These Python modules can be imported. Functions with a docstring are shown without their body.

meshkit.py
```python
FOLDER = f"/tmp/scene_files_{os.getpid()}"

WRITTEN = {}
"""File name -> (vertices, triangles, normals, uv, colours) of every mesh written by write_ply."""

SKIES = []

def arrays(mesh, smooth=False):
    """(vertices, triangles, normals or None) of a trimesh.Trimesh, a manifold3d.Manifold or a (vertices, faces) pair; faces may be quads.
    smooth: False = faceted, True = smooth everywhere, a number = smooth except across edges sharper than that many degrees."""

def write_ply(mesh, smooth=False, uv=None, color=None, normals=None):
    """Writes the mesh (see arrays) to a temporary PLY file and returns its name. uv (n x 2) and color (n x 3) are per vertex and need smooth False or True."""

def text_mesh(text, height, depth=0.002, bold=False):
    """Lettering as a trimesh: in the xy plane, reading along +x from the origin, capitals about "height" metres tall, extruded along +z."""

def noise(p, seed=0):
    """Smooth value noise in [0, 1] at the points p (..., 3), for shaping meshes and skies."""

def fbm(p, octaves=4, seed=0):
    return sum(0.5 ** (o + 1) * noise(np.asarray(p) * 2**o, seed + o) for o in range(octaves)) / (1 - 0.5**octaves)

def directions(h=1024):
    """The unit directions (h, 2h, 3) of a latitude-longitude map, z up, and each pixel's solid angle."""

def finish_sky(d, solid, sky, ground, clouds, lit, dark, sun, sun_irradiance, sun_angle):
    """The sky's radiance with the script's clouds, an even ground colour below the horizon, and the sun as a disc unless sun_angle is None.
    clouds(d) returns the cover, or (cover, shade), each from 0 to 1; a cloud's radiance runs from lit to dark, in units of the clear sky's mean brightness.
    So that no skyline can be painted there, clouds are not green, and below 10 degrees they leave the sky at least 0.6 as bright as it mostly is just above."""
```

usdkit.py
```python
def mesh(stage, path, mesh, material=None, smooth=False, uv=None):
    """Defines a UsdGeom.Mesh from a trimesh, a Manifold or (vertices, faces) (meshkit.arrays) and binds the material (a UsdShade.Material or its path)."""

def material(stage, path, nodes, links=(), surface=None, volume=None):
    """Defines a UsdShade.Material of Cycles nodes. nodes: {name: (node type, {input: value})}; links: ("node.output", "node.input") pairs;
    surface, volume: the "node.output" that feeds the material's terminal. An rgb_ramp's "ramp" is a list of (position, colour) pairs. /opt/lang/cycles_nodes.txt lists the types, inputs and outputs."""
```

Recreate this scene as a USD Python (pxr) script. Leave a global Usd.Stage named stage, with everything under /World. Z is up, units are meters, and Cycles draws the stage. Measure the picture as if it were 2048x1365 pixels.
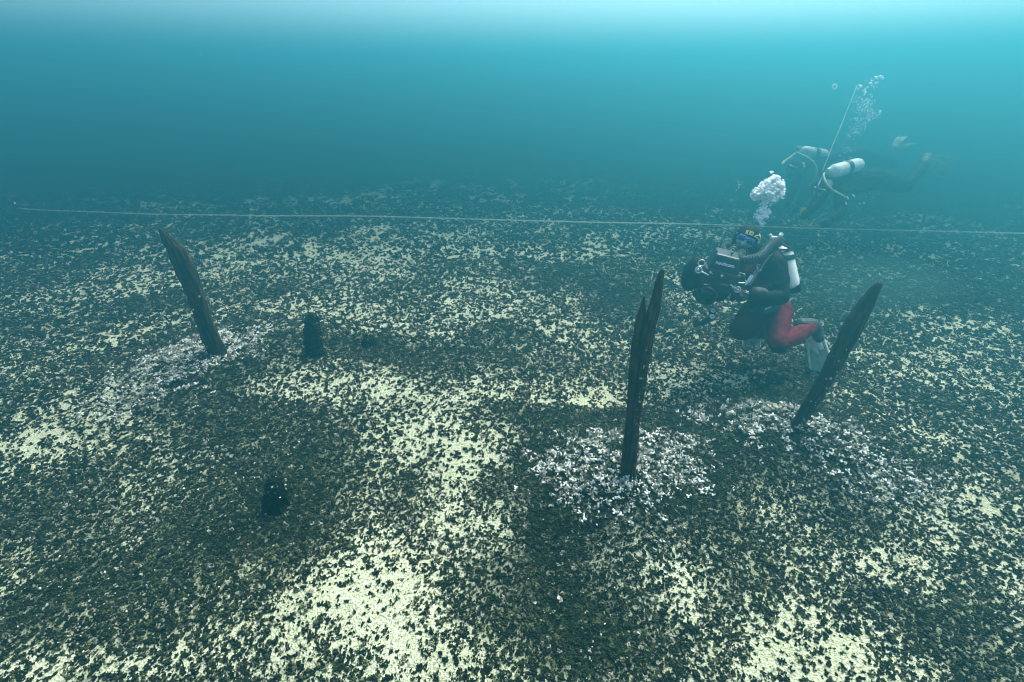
import math
import numpy as np
import trimesh
import manifold3d as m3
import usdkit
import meshkit
from pxr import Usd, UsdGeom, UsdLux, UsdShade, Gf, Sdf, Vt

stage = Usd.Stage.CreateInMemory()
UsdGeom.SetStageUpAxis(stage, UsdGeom.Tokens.z)
UsdGeom.SetStageMetersPerUnit(stage, 1.0)
world = UsdGeom.Xform.Define(stage, '/World')
stage.SetDefaultPrim(world.GetPrim())
UsdGeom.Scope.Define(stage, '/World/Looks')
L = '/World/Looks/'
mat = usdkit.material

# ------------------------------------------------------------------ camera
EYE = np.array([0.0, 0.0, 2.62])
PITCH = math.radians(29.0)
FPX = 950.0                                    # focal length in pixels of the 2048 wide photograph
cam = UsdGeom.Camera.Define(stage, '/World/camera')
cam.CreateHorizontalApertureAttr(36.0)
cam.CreateVerticalApertureAttr(36.0 * 682 / 1024)
cam.CreateFocalLengthAttr(36.0 * FPX / 2048)
cam.CreateClippingRangeAttr(Gf.Vec2f(0.05, 500))
EXPOSURE = 3.2
cam.CreateExposureAttr(EXPOSURE)
cam.AddTranslateOp().Set(Gf.Vec3d(*EYE))
cam.AddRotateXOp().Set(90 - math.degrees(PITCH))

# ------------------------------------------------------------------ sky and sun (soft light that comes down through the water surface)
SUN_ELEV, SUN_ROT = math.radians(58), math.radians(38)
dome = UsdLux.DomeLight.Define(stage, '/World/sky')
dome.CreateIntensityAttr(1.0)
mat(stage, L + 'sky_look', {
    'sky': ('sky_texture', {'sky_type': 'single_scattering', 'sun_disc': False, 'sun_elevation': SUN_ELEV, 'sun_rotation': SUN_ROT, 'altitude': 100.0, 'aerosol_density': 3.0}),
    'bg': ('background_shader', {'strength': 0.055})}, [('sky.color', 'bg.color')], surface='bg.background')
UsdShade.MaterialBindingAPI.Apply(dome.GetPrim()).Bind(UsdShade.Material.Get(stage, L + 'sky_look'))
dome.GetPrim().SetCustomDataByKey('kind', 'structure')
sun = UsdLux.DistantLight.Define(stage, '/World/sun')
sun.CreateNormalizeAttr(True)
sun.CreateIntensityAttr(0.4)
sun.CreateAngleAttr(35.0)
sun.CreateColorAttr(Gf.Vec3f(0.98, 1.0, 0.83))
sdir = np.array([math.cos(SUN_ELEV) * math.sin(SUN_ROT), math.cos(SUN_ELEV) * math.cos(SUN_ROT), math.sin(SUN_ELEV)])
zq = Gf.Rotation(Gf.Vec3d(0, 0, 1), Gf.Vec3d(*sdir)).GetQuat()
sun.AddOrientOp().Set(Gf.Quatf(zq))

# ------------------------------------------------------------------ haze: the water body
HAZE_TOP = 4.5
DENS = 0.125
mat(stage, L + 'water_haze', {'v': ('principled_volume', {'color': (0.04, 0.275, 0.338), 'density': DENS, 'anisotropy': 0.7})}, [], volume='v.volume')


# ------------------------------------------------------------------ helpers
names = {}


def numbered(parent, name):
    k = (parent, name)
    n = names.get(k, 0)
    names[k] = n + 1
    return f'{parent}/{name}' if n == 0 else f'{parent}/{name}_{n:03d}'


def data(prim, **kw):
    for k, v in kw.items():
        if v is not None:
            prim.SetCustomDataByKey(k, v)
    return prim


def path_of(p):
    return '/World' if p is None else str(p.GetPath())


def obj(name, mesh, material, parent=None, smooth=False, label=None, category=None, group=None, kind=None):
    path = numbered(path_of(parent), name)
    m = usdkit.mesh(stage, path, mesh, L + material, smooth=smooth)
    return data(m.GetPrim(), label=label, category=category, group=group, kind=kind)


def thing(name, label, category, loc=(0, 0, 0), group=None):
    x = UsdGeom.Xform.Define(stage, numbered('/World', name))
    x.AddTranslateOp().Set(Gf.Vec3d(*map(float, loc)))
    return data(x.GetPrim(), label=label, category=category, group=group)


def shift(mesh, loc):
    m = mesh.copy()
    m.apply_translation(-np.asarray(loc, float))
    return m


RIGHT = np.array([1.0, 0, 0])
FWD = np.array([0, math.cos(PITCH), -math.sin(PITCH)])
UPV = np.array([0, math.sin(PITCH), math.cos(PITCH)])


def ray(px, py):
    return FWD + (px - 1024) / FPX * RIGHT - (py - 682.5) / FPX * UPV


def P(px, py, depth):
    """The world point that the photograph shows at px, py (of 2048 x 1365), depth metres before the camera."""
    return EYE + depth * ray(px, py)


def onplane(px, py, z=0.0):
    d = ray(px, py)
    return EYE + d * ((z - EYE[2]) / d[2])


def hmix(a, b, t):
    return a + (b - a) * t


def smoothstep(a, b, x):
    t = np.clip((x - a) / (b - a), 0, 1)
    return t * t * (3 - 2 * t)
# ------------------------------------------------------------------ materials of the lake bed
def simple(name, color, rough=0.6, spec=0.4, var=0.25, scale=20.0, bump=0.0, metallic=0.0, coord='position'):
    n = {'geo': ('geometry', {}), 'n': ('noise_texture', {'scale': scale, 'detail': 4.0}),
         'r': ('rgb_ramp', {'ramp': [(0.25, tuple(c * (1 - var) for c in color)), (0.75, tuple(min(1, c * (1 + var)) for c in color))]}),
         'p': ('principled_bsdf', {'roughness': rough, 'specular_ior_level': spec, 'metallic': metallic})}
    l = [('geo.position', 'n.vector'), ('n.fac', 'r.fac'), ('r.color', 'p.base_color')]
    if bump:
        n['b'] = ('bump', {'strength': bump, 'distance': 0.01})
        l += [('n.fac', 'b.height'), ('b.normal', 'p.normal')]
    mat(stage, L + name, n, l, surface='p.BSDF')


mat(stage, L + 'sand', {
    'geo': ('geometry', {}),
    'cov': ('attribute', {'attribute': 'cover'}),
    'big': ('noise_texture', {'scale': 1.7, 'detail': 5.0}),
    'fine': ('noise_texture', {'scale': 55.0, 'detail': 5.0, 'roughness': 0.7}),
    'grit': ('voronoi_texture', {'scale': 95.0}),
    'sp': ('noise_texture', {'scale': 75.0, 'detail': 3.0, 'roughness': 0.6}),
    'rs': ('rgb_ramp', {'ramp': [(0.34, (0.10, 0.13, 0.07)), (0.43, (0.75, 0.77, 0.68)), (0.5, (1, 1, 1))]}),
    'mul2': ('mix', {'mix_type': 'multiply', 'fac': 0.85}),
    'rb': ('rgb_ramp', {'ramp': [(0.3, (0.54, 0.535, 0.38)), (0.7, (0.68, 0.675, 0.51))]}),
    'rf': ('rgb_ramp', {'ramp': [(0.28, (0.42, 0.44, 0.36)), (0.55, (0.95, 0.95, 0.93)), (0.8, (1.0, 1.0, 0.97))]}),
    'mul': ('mix', {'mix_type': 'multiply', 'fac': 1.0}),
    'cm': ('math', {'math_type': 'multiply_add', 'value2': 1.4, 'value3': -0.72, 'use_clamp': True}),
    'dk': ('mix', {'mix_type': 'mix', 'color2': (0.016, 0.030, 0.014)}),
    'bump': ('bump', {'strength': 0.7, 'distance': 0.012}),
    'hsum': ('math', {'math_type': 'add'}),
    'p': ('principled_bsdf', {'roughness': 0.95, 'specular_ior_level': 0.1})},
    [('geo.position', 'big.vector'), ('geo.position', 'fine.vector'), ('geo.position', 'grit.vector'),
     ('big.fac', 'rb.fac'), ('fine.fac', 'rf.fac'), ('rb.color', 'mul.color1'), ('rf.color', 'mul.color2'),
     ('cov.fac', 'cm.value1'), ('cm.value', 'dk.fac'), ('geo.position', 'sp.vector'), ('sp.fac', 'rs.fac'), ('mul.color', 'mul2.color1'), ('rs.color', 'mul2.color2'), ('mul2.color', 'dk.color1'), ('dk.color', 'p.base_color'),
     ('fine.fac', 'hsum.value1'), ('grit.distance', 'hsum.value2'), ('hsum.value', 'bump.height'), ('bump.normal', 'p.normal')], surface='p.BSDF')
mat(stage, L + 'mussel_shell', {
    'geo': ('geometry', {}), 'oi': ('object_info', {}),
    'add': ('math', {'math_type': 'add'}), 'fr': ('math', {'math_type': 'fraction'}),
    'r': ('rgb_ramp', {'ramp': [(0.0, (0.001, 0.005, 0.002)), (0.35, (0.004, 0.014, 0.006)), (0.6, (0.010, 0.025, 0.009)), (0.8, (0.033, 0.045, 0.017)), (0.955, (0.12, 0.13, 0.06)), (0.97, (0.30, 0.30, 0.22)), (1.0, (0.45, 0.45, 0.36))]}),
    'n': ('noise_texture', {'scale': 160.0, 'detail': 3.0}),
    'rn': ('rgb_ramp', {'ramp': [(0.3, (0.55, 0.55, 0.55)), (0.7, (1, 1, 1))]}),
    'mul': ('mix', {'mix_type': 'multiply', 'fac': 1.0}),
    'p': ('principled_bsdf', {'roughness': 0.5, 'specular_ior_level': 0.14})},
    [('geo.random_per_island', 'add.value1'), ('oi.random', 'add.value2'), ('add.value', 'fr.value1'), ('fr.value', 'r.fac'),
     ('geo.position', 'n.vector'), ('n.fac', 'rn.fac'), ('r.color', 'mul.color1'), ('rn.color', 'mul.color2'), ('mul.color', 'p.base_color')], surface='p.BSDF')
mat(stage, L + 'white_shell', {
    'geo': ('geometry', {}), 'oi': ('object_info', {}),
    'add': ('math', {'math_type': 'add'}), 'fr': ('math', {'math_type': 'fraction'}),
    'r': ('rgb_ramp', {'ramp': [(0.0, (0.10, 0.10, 0.07)), (0.3, (0.35, 0.34, 0.27)), (0.6, (0.66, 0.65, 0.56)), (1.0, (0.86, 0.85, 0.78))]}),
    'p': ('principled_bsdf', {'roughness': 0.45, 'specular_ior_level': 0.4})},
    [('geo.random_per_island', 'add.value1'), ('oi.random', 'add.value2'), ('add.value', 'fr.value1'), ('fr.value', 'r.fac'), ('r.color', 'p.base_color')], surface='p.BSDF')

# ------------------------------------------------------------------ where the bed is pale and where it is dark (places on the ground, read off as x, y, half width, half depth)
def spot(px, py, rx, ry, w):
    c, e, f = onplane(px, py), onplane(px + rx, py), onplane(px, py - ry)
    return c[0], c[1], abs(e[0] - c[0]), abs(f[1] - c[1]), w


PALE = [spot(*a) for a in [
    (620, 1215, 110, 50, .9), (720, 1265, 110, 60, .8), (760, 1170, 110, 60, .8), (560, 1300, 90, 40, .5), (340, 1320, 150, 35, .75), (870, 1335, 80, 40, .9),
    (790, 1110, 60, 50, .6), (740, 1070, 45, 40, .5), (960, 1055, 80, 35, .8), (1010, 1010, 50, 30, .6), (900, 940, 50, 60, .7), (960, 920, 80, 60, .5),
    (830, 865, 90, 35, .8), (700, 775, 130, 30, .6), (560, 780, 70, 25, .55), (850, 800, 80, 40, .5), (1000, 780, 110, 30, .7), (1120, 790, 90, 30, .75), (1200, 820, 50, 40, .6), (1030, 870, 50, 60, .5),
    (500, 1135, 60, 20, .7), (270, 1065, 30, 20, .7), (320, 1000, 60, 20, .4), (270, 870, 80, 40, .4), (60, 870, 60, 40, .5), (30, 1130, 60, 50, .4), (110, 1300, 70, 50, .5), (640, 1160, 40, 20, .5),
    (200, 800, 100, 30, .35), (100, 720, 100, 40, .4), (250, 680, 60, 25, .3), (300, 640, 60, 20, .3), (100, 600, 110, 40, .35), (340, 575, 100, 20, .4), (620, 620, 90, 25, .45), (700, 660, 60, 20, .3),
    (730, 465, 50, 8, .8), (650, 500, 60, 12, .7), (560, 480, 80, 10, .4), (930, 470, 50, 8, .7), (1010, 505, 60, 10, .5), (700, 530, 120, 15, .4), (450, 540, 60, 15, .5), (300, 545, 80, 15, .4),
    (1000, 395, 60, 8, .7), (880, 370, 60, 8, .5), (1150, 365, 50, 5, .7), (1040, 430, 60, 8, .4), (390, 385, 50, 6, .5), (190, 360, 40, 4, .5), (330, 410, 60, 6, .5), (640, 400, 60, 8, .4), (1150, 310, 30, 3, .6), (850, 340, 60, 4, .4),
    (1270, 490, 40, 10, .6), (1340, 560, 30, 12, .7), (1000, 570, 80, 15, .4), (900, 600, 60, 12, .3), (1100, 640, 90, 20, .4), (1250, 690, 70, 25, .35), (1330, 770, 60, 30, .5), (1400, 740, 60, 25, .45), (1460, 760, 60, 20, .4),
    (1370, 1185, 25, 45, .9), (1550, 1300, 40, 50, .7), (1400, 1330, 50, 25, .5), (1500, 1050, 70, 25, .6), (1590, 1065, 50, 20, .6), (1660, 1150, 70, 30, .4), (1830, 1140, 90, 35, .45), (1900, 990, 60, 30, .7), (1960, 1020, 40, 30, .6), (1190, 1160, 50, 20, .3),
    (1720, 710, 60, 14, .6), (1800, 745, 60, 18, .7), (1880, 715, 70, 16, .6), (1960, 760, 80, 18, .6), (1780, 850, 60, 18, .5), (1850, 880, 60, 20, .5), (1960, 860, 70, 25, .5), (1700, 800, 60, 20, .5), (1880, 640, 80, 15, .3),
    (1470, 423, 40, 4, 1.0), (2000, 1260, 50, 40, .4), (460, 1255, 50, 25, .4), (240, 1200, 60, 30, .25), (1620, 1240, 50, 30, .3), (1700, 1330, 60, 25, .35), (1880, 1270, 60, 30, .25)]]
DARK = [spot(*a) for a in [
    (1245, 955, 225, 125, 1.0), (30, 1230, 130, 60, .5), (1980, 1290, 110, 110, .5), (1980, 1120, 70, 50, .4), (1600, 900, 210, 85, .6), (410, 745, 130, 55, .45),
    (560, 1000, 170, 110, .7), (420, 1080, 140, 60, .4), (90, 1030, 140, 90, .6), (200, 1150, 150, 60, .5), (330, 1240, 100, 30, .4), (1120, 1180, 90, 110, .7), (1250, 1270, 130, 80, .8), (1000, 1240, 80, 100, .4), (1180, 1330, 90, 40, .5),
    (1500, 1190, 90, 60, .5), (1760, 1230, 110, 60, .6), (1930, 1170, 70, 60, .5), (1720, 1060, 110, 35, .4), (1450, 900, 60, 70, .5), (1860, 960, 50, 30, .4), (1230, 850, 170, 30, 1.0), (1080, 900, 50, 60, .7), (1120, 1060, 60, 50, .7), (1300, 1060, 160, 40, .7), (1420, 1000, 40, 60, .5),
    (640, 690, 110, 40, .9), (760, 690, 90, 30, .7), (430, 790, 120, 45, .6), (520, 830, 90, 40, .5), (400, 860, 60, 30, .4), (900, 700, 120, 30, .4), (1000, 660, 80, 20, .4), (1150, 570, 150, 30, .5), (900, 540, 100, 18, .4), (560, 580, 90, 20, .5), (280, 605, 90, 20, .8), (30, 660, 50, 30, .6), (1060, 480, 90, 14, .4),
    (1450, 650, 90, 50, .4), (1600, 700, 90, 50, .4), (1700, 620, 90, 40, .5), (1900, 560, 120, 40, .5), (1250, 600, 80, 30, .5), (1560, 800, 80, 40, .5), (1700, 950, 120, 40, .4), (800, 1010, 50, 50, .3), (1350, 400, 160, 20, .5), (800, 430, 140, 8, .3), (130, 430, 130, 12, .5), (100, 500, 80, 15, .4), (1450, 1330, 40, 30, .3)]]
MOUNDS = []      # x, y, rx, ry, height
for (px, py, rx, ry, h) in [(1245, 965, 200, 115, .27), (1600, 905, 190, 90, .22), (430, 725, 150, 70, .22), (560, 990, 120, 80, .07), (640, 690, 120, 50, .07)]:
    x, y, a, b, _ = spot(px, py, rx, ry, 1)
    MOUNDS.append((x, y, a, b, h))


def height(x, y):
    x, y = np.asarray(x, float), np.asarray(y, float)
    p = np.stack([x, y, 0 * x], -1)
    z = 0.16 * (meshkit.fbm(p * 0.45 + 7.3, 3, 5) - 0.5) + 0.05 * (meshkit.fbm(p * 2.3 + 3.1, 3, 9) - 0.5) + 0.016 * (meshkit.noise(p * 11, 3) - 0.5)
    for mx, my, a, b, h in MOUNDS:
        z = z + h * np.exp(-1.1 * (((x - mx) / a) ** 2 + ((y - my) / b) ** 2))
    return z


def ground(px, py):
    z = 0.0
    for _ in range(6):
        p = onplane(px, py, z)
        z = float(height(p[0], p[1]))
    return onplane(px, py, z)


def blobs(x, y, spots):
    s = np.zeros(np.shape(x))
    for cx, cy, a, b, w in spots:
        s += w * np.exp(-(((x - cx) / a) ** 2 + ((y - cy) / b) ** 2))
    return s


def cover(x, y):
    """How densely the mussels stand, 0 to 1."""
    p = np.stack([x, y, 0 * x], -1)
    wx = x + 0.25 * (meshkit.fbm(p * 1.9, 3, 41) - 0.5)
    wy = y + 0.35 * (meshkit.fbm(p * 1.9 + 19, 3, 42) - 0.5)
    s = 0.60 - 0.60 * blobs(wx, wy, PALE) + 0.74 * blobs(wx, wy, DARK)
    s += 1.05 * (meshkit.fbm(p * np.array([1.3, 1.0, 1]) + 3, 4, 17) - 0.5)
    return s


def rosette(rng, n, length, spread):
    """A clump of mussels: pointed wedge shaped shells leaning out from a common foot."""
    t = trimesh.creation.uv_sphere(0.5, count=[5, 6])
    v0 = np.array(t.vertices)
    parts = []
    for k in range(n):
        v = v0.copy()
        s = v[:, 0] + 0.5
        taper = 0.35 + 1.0 * np.sin(np.clip(s, 0, 1) ** 1.3 * math.pi * 0.62)
        l = length * rng.uniform(0.65, 1.2)
        v[:, 1] *= 0.50 * taper
        v[:, 2] *= 0.42 * taper
        v[:, 2] = np.where(v[:, 2] < 0, v[:, 2] * 0.6, v[:, 2])
        v = v * l
        v[:, 0] += l * 0.45
        up, az, roll = rng.uniform(-0.1, 1.0), rng.uniform(0, 2 * math.pi), rng.uniform(0, 6.28)
        m = trimesh.transformations.euler_matrix(roll, -up, az, 'sxyz')[:3, :3]
        v = v @ m.T
        a, r = rng.uniform(0, 6.28), spread * math.sqrt(rng.uniform(0, 1))
        v += [r * math.cos(a), r * math.sin(a), 0.15 * length]
        parts.append(trimesh.Trimesh(v, t.faces, process=False))
    return trimesh.util.concatenate(parts)


def shell_heap(rng, n, length, spread):
    """A few empty half shells lying as they fell."""
    parts = []
    nu, nv = 7, 3
    for k in range(n):
        l = length * rng.uniform(0.6, 1.25)
        vs, fs = [[0, 0, 0.28 * l]], []
        for j in range(1, nv + 1):
            rr = j / nv
            for i in range(nu):
                a = 2 * math.pi * i / nu
                x = 0.5 * rr * math.cos(a) * (1.0 + 0.25 * math.cos(a))
                y = 0.33 * rr * math.sin(a) * (1 - 0.25 * math.cos(a))
                vs.append([x * l, y * l, 0.28 * l * (1 - rr ** 2) * rng.uniform(.9, 1.1)])
        for i in range(nu):
            fs.append([0, 1 + i, 1 + (i + 1) % nu])
            for j in range(nv - 1):
                a, b, c, d = 1 + j * nu + i, 1 + j * nu + (i + 1) % nu, 1 + (j + 1) * nu + (i + 1) % nu, 1 + (j + 1) * nu + i
                fs += [[a, d, c], [a, c, b]]
        v = np.array(vs)
        m = trimesh.transformations.euler_matrix(rng.normal(0, .7) + (math.pi if rng.random() < .5 else 0), rng.normal(0, .7), rng.uniform(0, 6.28))[:3, :3]
        v = v @ m.T
        a, r = rng.uniform(0, 6.28), spread * math.sqrt(rng.uniform(0, 1))
        v += [r * math.cos(a), r * math.sin(a), 0.25 * l + rng.uniform(0, .3) * l]
        parts.append(trimesh.Trimesh(v, fs, process=False))
    return trimesh.util.concatenate(parts)


def yaw_quats(yaw, tilt_x, tilt_y):
    cz, sz = np.cos(yaw / 2), np.sin(yaw / 2)
    cx, sx, cy, sy = np.cos(tilt_x / 2), np.sin(tilt_x / 2), np.cos(tilt_y / 2), np.sin(tilt_y / 2)
    # q = qx * qy * qz
    w1, x1, y1, z1 = cx * cy, sx * cy, cx * sy, sx * sy
    return np.stack([w1 * cz - z1 * sz, x1 * cz + y1 * sz, y1 * cz - x1 * sz, w1 * sz + z1 * cz], 1)   # w x y z


def scatter(path, protos, material, index, pos, scale, quats, parent_smooth=True):
    pi = UsdGeom.PointInstancer.Define(stage, path)
    rel = pi.CreatePrototypesRel()
    for k, (nm, m) in enumerate(protos):
        pth = f'{path}/{nm}' + (f'_{k:03d}' if k else '')
        usdkit.mesh(stage, pth, m, L + material, smooth=parent_smooth)
        rel.AddTarget(pth)
    pi.CreatePositionsAttr(Vt.Vec3fArray.FromNumpy(np.ascontiguousarray(pos, np.float32)))
    pi.CreateProtoIndicesAttr(Vt.IntArray.FromNumpy(np.ascontiguousarray(index, np.int32)))
    pi.CreateScalesAttr(Vt.Vec3fArray.FromNumpy(np.ascontiguousarray(np.repeat(scale[:, None], 3, 1), np.float32)))
    pi.CreateOrientationsAttr(Vt.QuathArray([Gf.Quath(*map(float, q)) for q in quats]))
    return pi.GetPrim()


# ------------------------------------------------------------------ the lake bed sheet
def axis_steps(lo, hi, fine_lo, fine_hi, step, grow=1.12):
    a = list(np.arange(fine_lo, fine_hi, step))
    s, x = step, a[-1]
    while x < hi:
        s *= grow
        x += s
        a.append(min(x, hi))
    s, x, b = step, a[0], []
    while x > lo:
        s *= grow
        x -= s
        b.append(max(x, lo))
    return np.array(b[::-1] + a)


gx, gy = axis_steps(-60, 60, -8, 8, .055), axis_steps(-25, 75, .3, 9.5, .055)
X, Y = np.meshgrid(gx, gy)
Z = height(X, Y)
V = np.stack([X, Y, Z], -1).reshape(-1, 3)
nx, ny = len(gx), len(gy)
i = (np.arange(ny - 1)[:, None] * nx + np.arange(nx - 1)[None]).ravel()
F = np.vstack([np.stack([i, i + 1, i + nx + 1], 1), np.stack([i, i + nx + 1, i + nx], 1)])
bed = usdkit.mesh(stage, '/World/lake_bed', (V, F), L + 'sand', smooth=True)
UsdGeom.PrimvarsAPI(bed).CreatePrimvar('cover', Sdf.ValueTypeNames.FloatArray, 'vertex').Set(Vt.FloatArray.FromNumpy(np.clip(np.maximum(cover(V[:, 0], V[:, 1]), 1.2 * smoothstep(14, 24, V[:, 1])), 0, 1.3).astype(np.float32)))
data(bed.GetPrim(), label='pale sandy lake bed showing between patches of dark mussels', kind='structure')

# ------------------------------------------------------------------ the mussel bed
rng = np.random.default_rng(11)


def in_view(y, margin):
    return (math.cos(PITCH) * y + EYE[2] * math.sin(PITCH)) * 1.078 + margin


def candidates(y0, y1, per_m2, margin):
    w = in_view(y1, margin)
    n = int((y1 - y0) * 2 * w * per_m2)
    x, y = rng.uniform(-w, w, n), rng.uniform(y0, y1, n)
    k = np.abs(x) < in_view(y, margin)
    return x[k], y[k]


SHELLS = []     # mounds of empty shells: pixel centre, radii
for a in [(1245, 965, 200, 100), (1600, 905, 205, 80), (395, 740, 150, 75)]:
    SHELLS.append(spot(*a, 1.0))


def shelly(x, y):
    p = np.stack([x, y, 0 * x], -1)
    n = meshkit.fbm(p * 5.0 + 2, 3, 77) - 0.5
    out = []
    for k, (cx, cy, a, b, _) in enumerate(SHELLS):
        d = np.sqrt(((x - cx) / a) ** 2 + ((y - cy + (0.55 * (x - cx) if k == 1 else -0.35 * (x - cx) if k == 2 else 0)) / b) ** 2)
        out.append(smoothstep(1.12, 0.4, d + .9 * n))
    return out


near_protos = [('mussel_clump', rosette(np.random.default_rng(100 + k), 5 + k % 3, .0145, .0075)) for k in range(6)]
far_protos = [('mussel_patch', rosette(np.random.default_rng(200 + k), 26, .030, .055)) for k in range(4)]
pos, idx, scl, qs = [], [], [], []
for (y0, y1, per, marg, protos, scale) in [(-.2, 2.6, 6400, .6, 'n', .86), (2.6, 4.6, 4200, .6, 'n', 1.05), (4.6, 7.5, 2000, .6, 'n', 1.35), (7.5, 11.5, 650, .6, 'n', 2.1), (11.5, 25, 110, .5, 'f', 1.25)]:
    x, y = candidates(y0, y1, per, marg)
    c = cover(x, y)
    sh = np.max(shelly(x, y), 0)
    p = np.stack([x, y, 0 * x], -1)
    lace = 0.16 * meshkit.noise(p * 7.0, 21) + 0.38 * meshkit.noise(p * (27.0 if y1 < 7 else 18.0), 22) + 0.46 * rng.uniform(size=len(x))
    keep = lace < 0.30 + 0.46 * np.clip(c, -.05, 1.2)
    keep |= rng.uniform(size=len(x)) < 0.05
    keep &= rng.uniform(size=len(x)) > 0.25 * sh
    x, y = x[keep], y[keep]
    n = len(x)
    s = scale * np.clip(np.exp(rng.normal(0, .28, n)), .5, 1.9)
    z = height(x, y) - 0.002
    pos.append(np.stack([x, y, z], 1)), scl.append(s)
    idx.append(rng.integers(0, 6, n) if protos == 'n' else 6 + rng.integers(0, 4, n))
    qs.append(yaw_quats(rng.uniform(0, 6.28, n), rng.normal(0, .2, n), rng.normal(0, .2, n)))
pos, idx, scl, qs = np.vstack(pos), np.concatenate(idx), np.concatenate(scl), np.vstack(qs)
print('mussel clumps', len(pos))
data(scatter('/World/mussel_bed', near_protos + far_protos, 'mussel_shell', idx, pos, scl, qs),
     label='bed of small dark mussels carpeting the pale sand in lacy patches', category='mussel bed', kind='stuff')

# ------------------------------------------------------------------ empty white shells
white_protos = [('shell_cluster', shell_heap(np.random.default_rng(300 + k), 4, .022, .018)) for k in range(5)]
shell_labels = ['white empty shells heaped round the foot of the forked middle post', 'white empty shells strewn below the post leaning to the right', 'white empty shells strewn below the left post, fading into blue water']
single = [('loose_shell', shell_heap(np.random.default_rng(320 + k), 1, .02, .0)) for k in range(5)]
for k, (cx, cy, a, b, _) in enumerate(SHELLS):
    n = int(4 * 1.5 * 2.0 * a * b * 2000)
    x, y = cx + a * 1.5 * rng.uniform(-1, 1, n), cy + b * 2.0 * rng.uniform(-1, 1, n)
    q = shelly(x, y)[k]
    pp = np.stack([x, y, 0 * x], -1)
    keep = rng.uniform(size=n) < q * [1.0, 1.0, .85][k] * smoothstep(.22, .58, .5 * meshkit.noise(pp * 13, 91) + .5 * meshkit.noise(pp * 31, 92))
    x, y = x[keep], y[keep]
    n = len(x)
    data(scatter(numbered('/World', 'shell_litter'), white_protos, 'white_shell', rng.integers(0, 5, n), np.stack([x, y, height(x, y) + .006], 1), rng.uniform(.7, 1.25, n),
                 yaw_quats(rng.uniform(0, 6.28, n), rng.normal(0, .35, n), rng.normal(0, .35, n))), label=shell_labels[k], category='shells', kind='stuff')
xs, ys = [], []
for y0, y1, per in [(-.2, 4, 110), (4, 9, 50), (9, 14, 12)]:
    x, y = candidates(y0, y1, per, .5)
    xs.append(x), ys.append(y)
x, y = np.concatenate(xs), np.concatenate(ys)
n = len(x)
data(scatter('/World/loose_shells', single, 'white_shell', rng.integers(0, 5, n), np.stack([x, y, height(x, y) + .012], 1), rng.choice([.35, .5, .7, 1.0], n, p=[.4, .3, .22, .08]),
             yaw_quats(rng.uniform(0, 6.28, n), rng.normal(0, .3, n), rng.normal(0, .3, n))), label='small pale shell flecks sprinkled all over the mussel bed', category='shells', kind='stuff')

# ------------------------------------------------------------------ haze box
hb = trimesh.creation.box([118, 96, HAZE_TOP + 1.6])
hb.apply_translation([0, 25, (HAZE_TOP - 1.6) / 2])
obj('haze', hb, 'water_haze', label='blue green haze of the lake water', kind='stuff')
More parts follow.
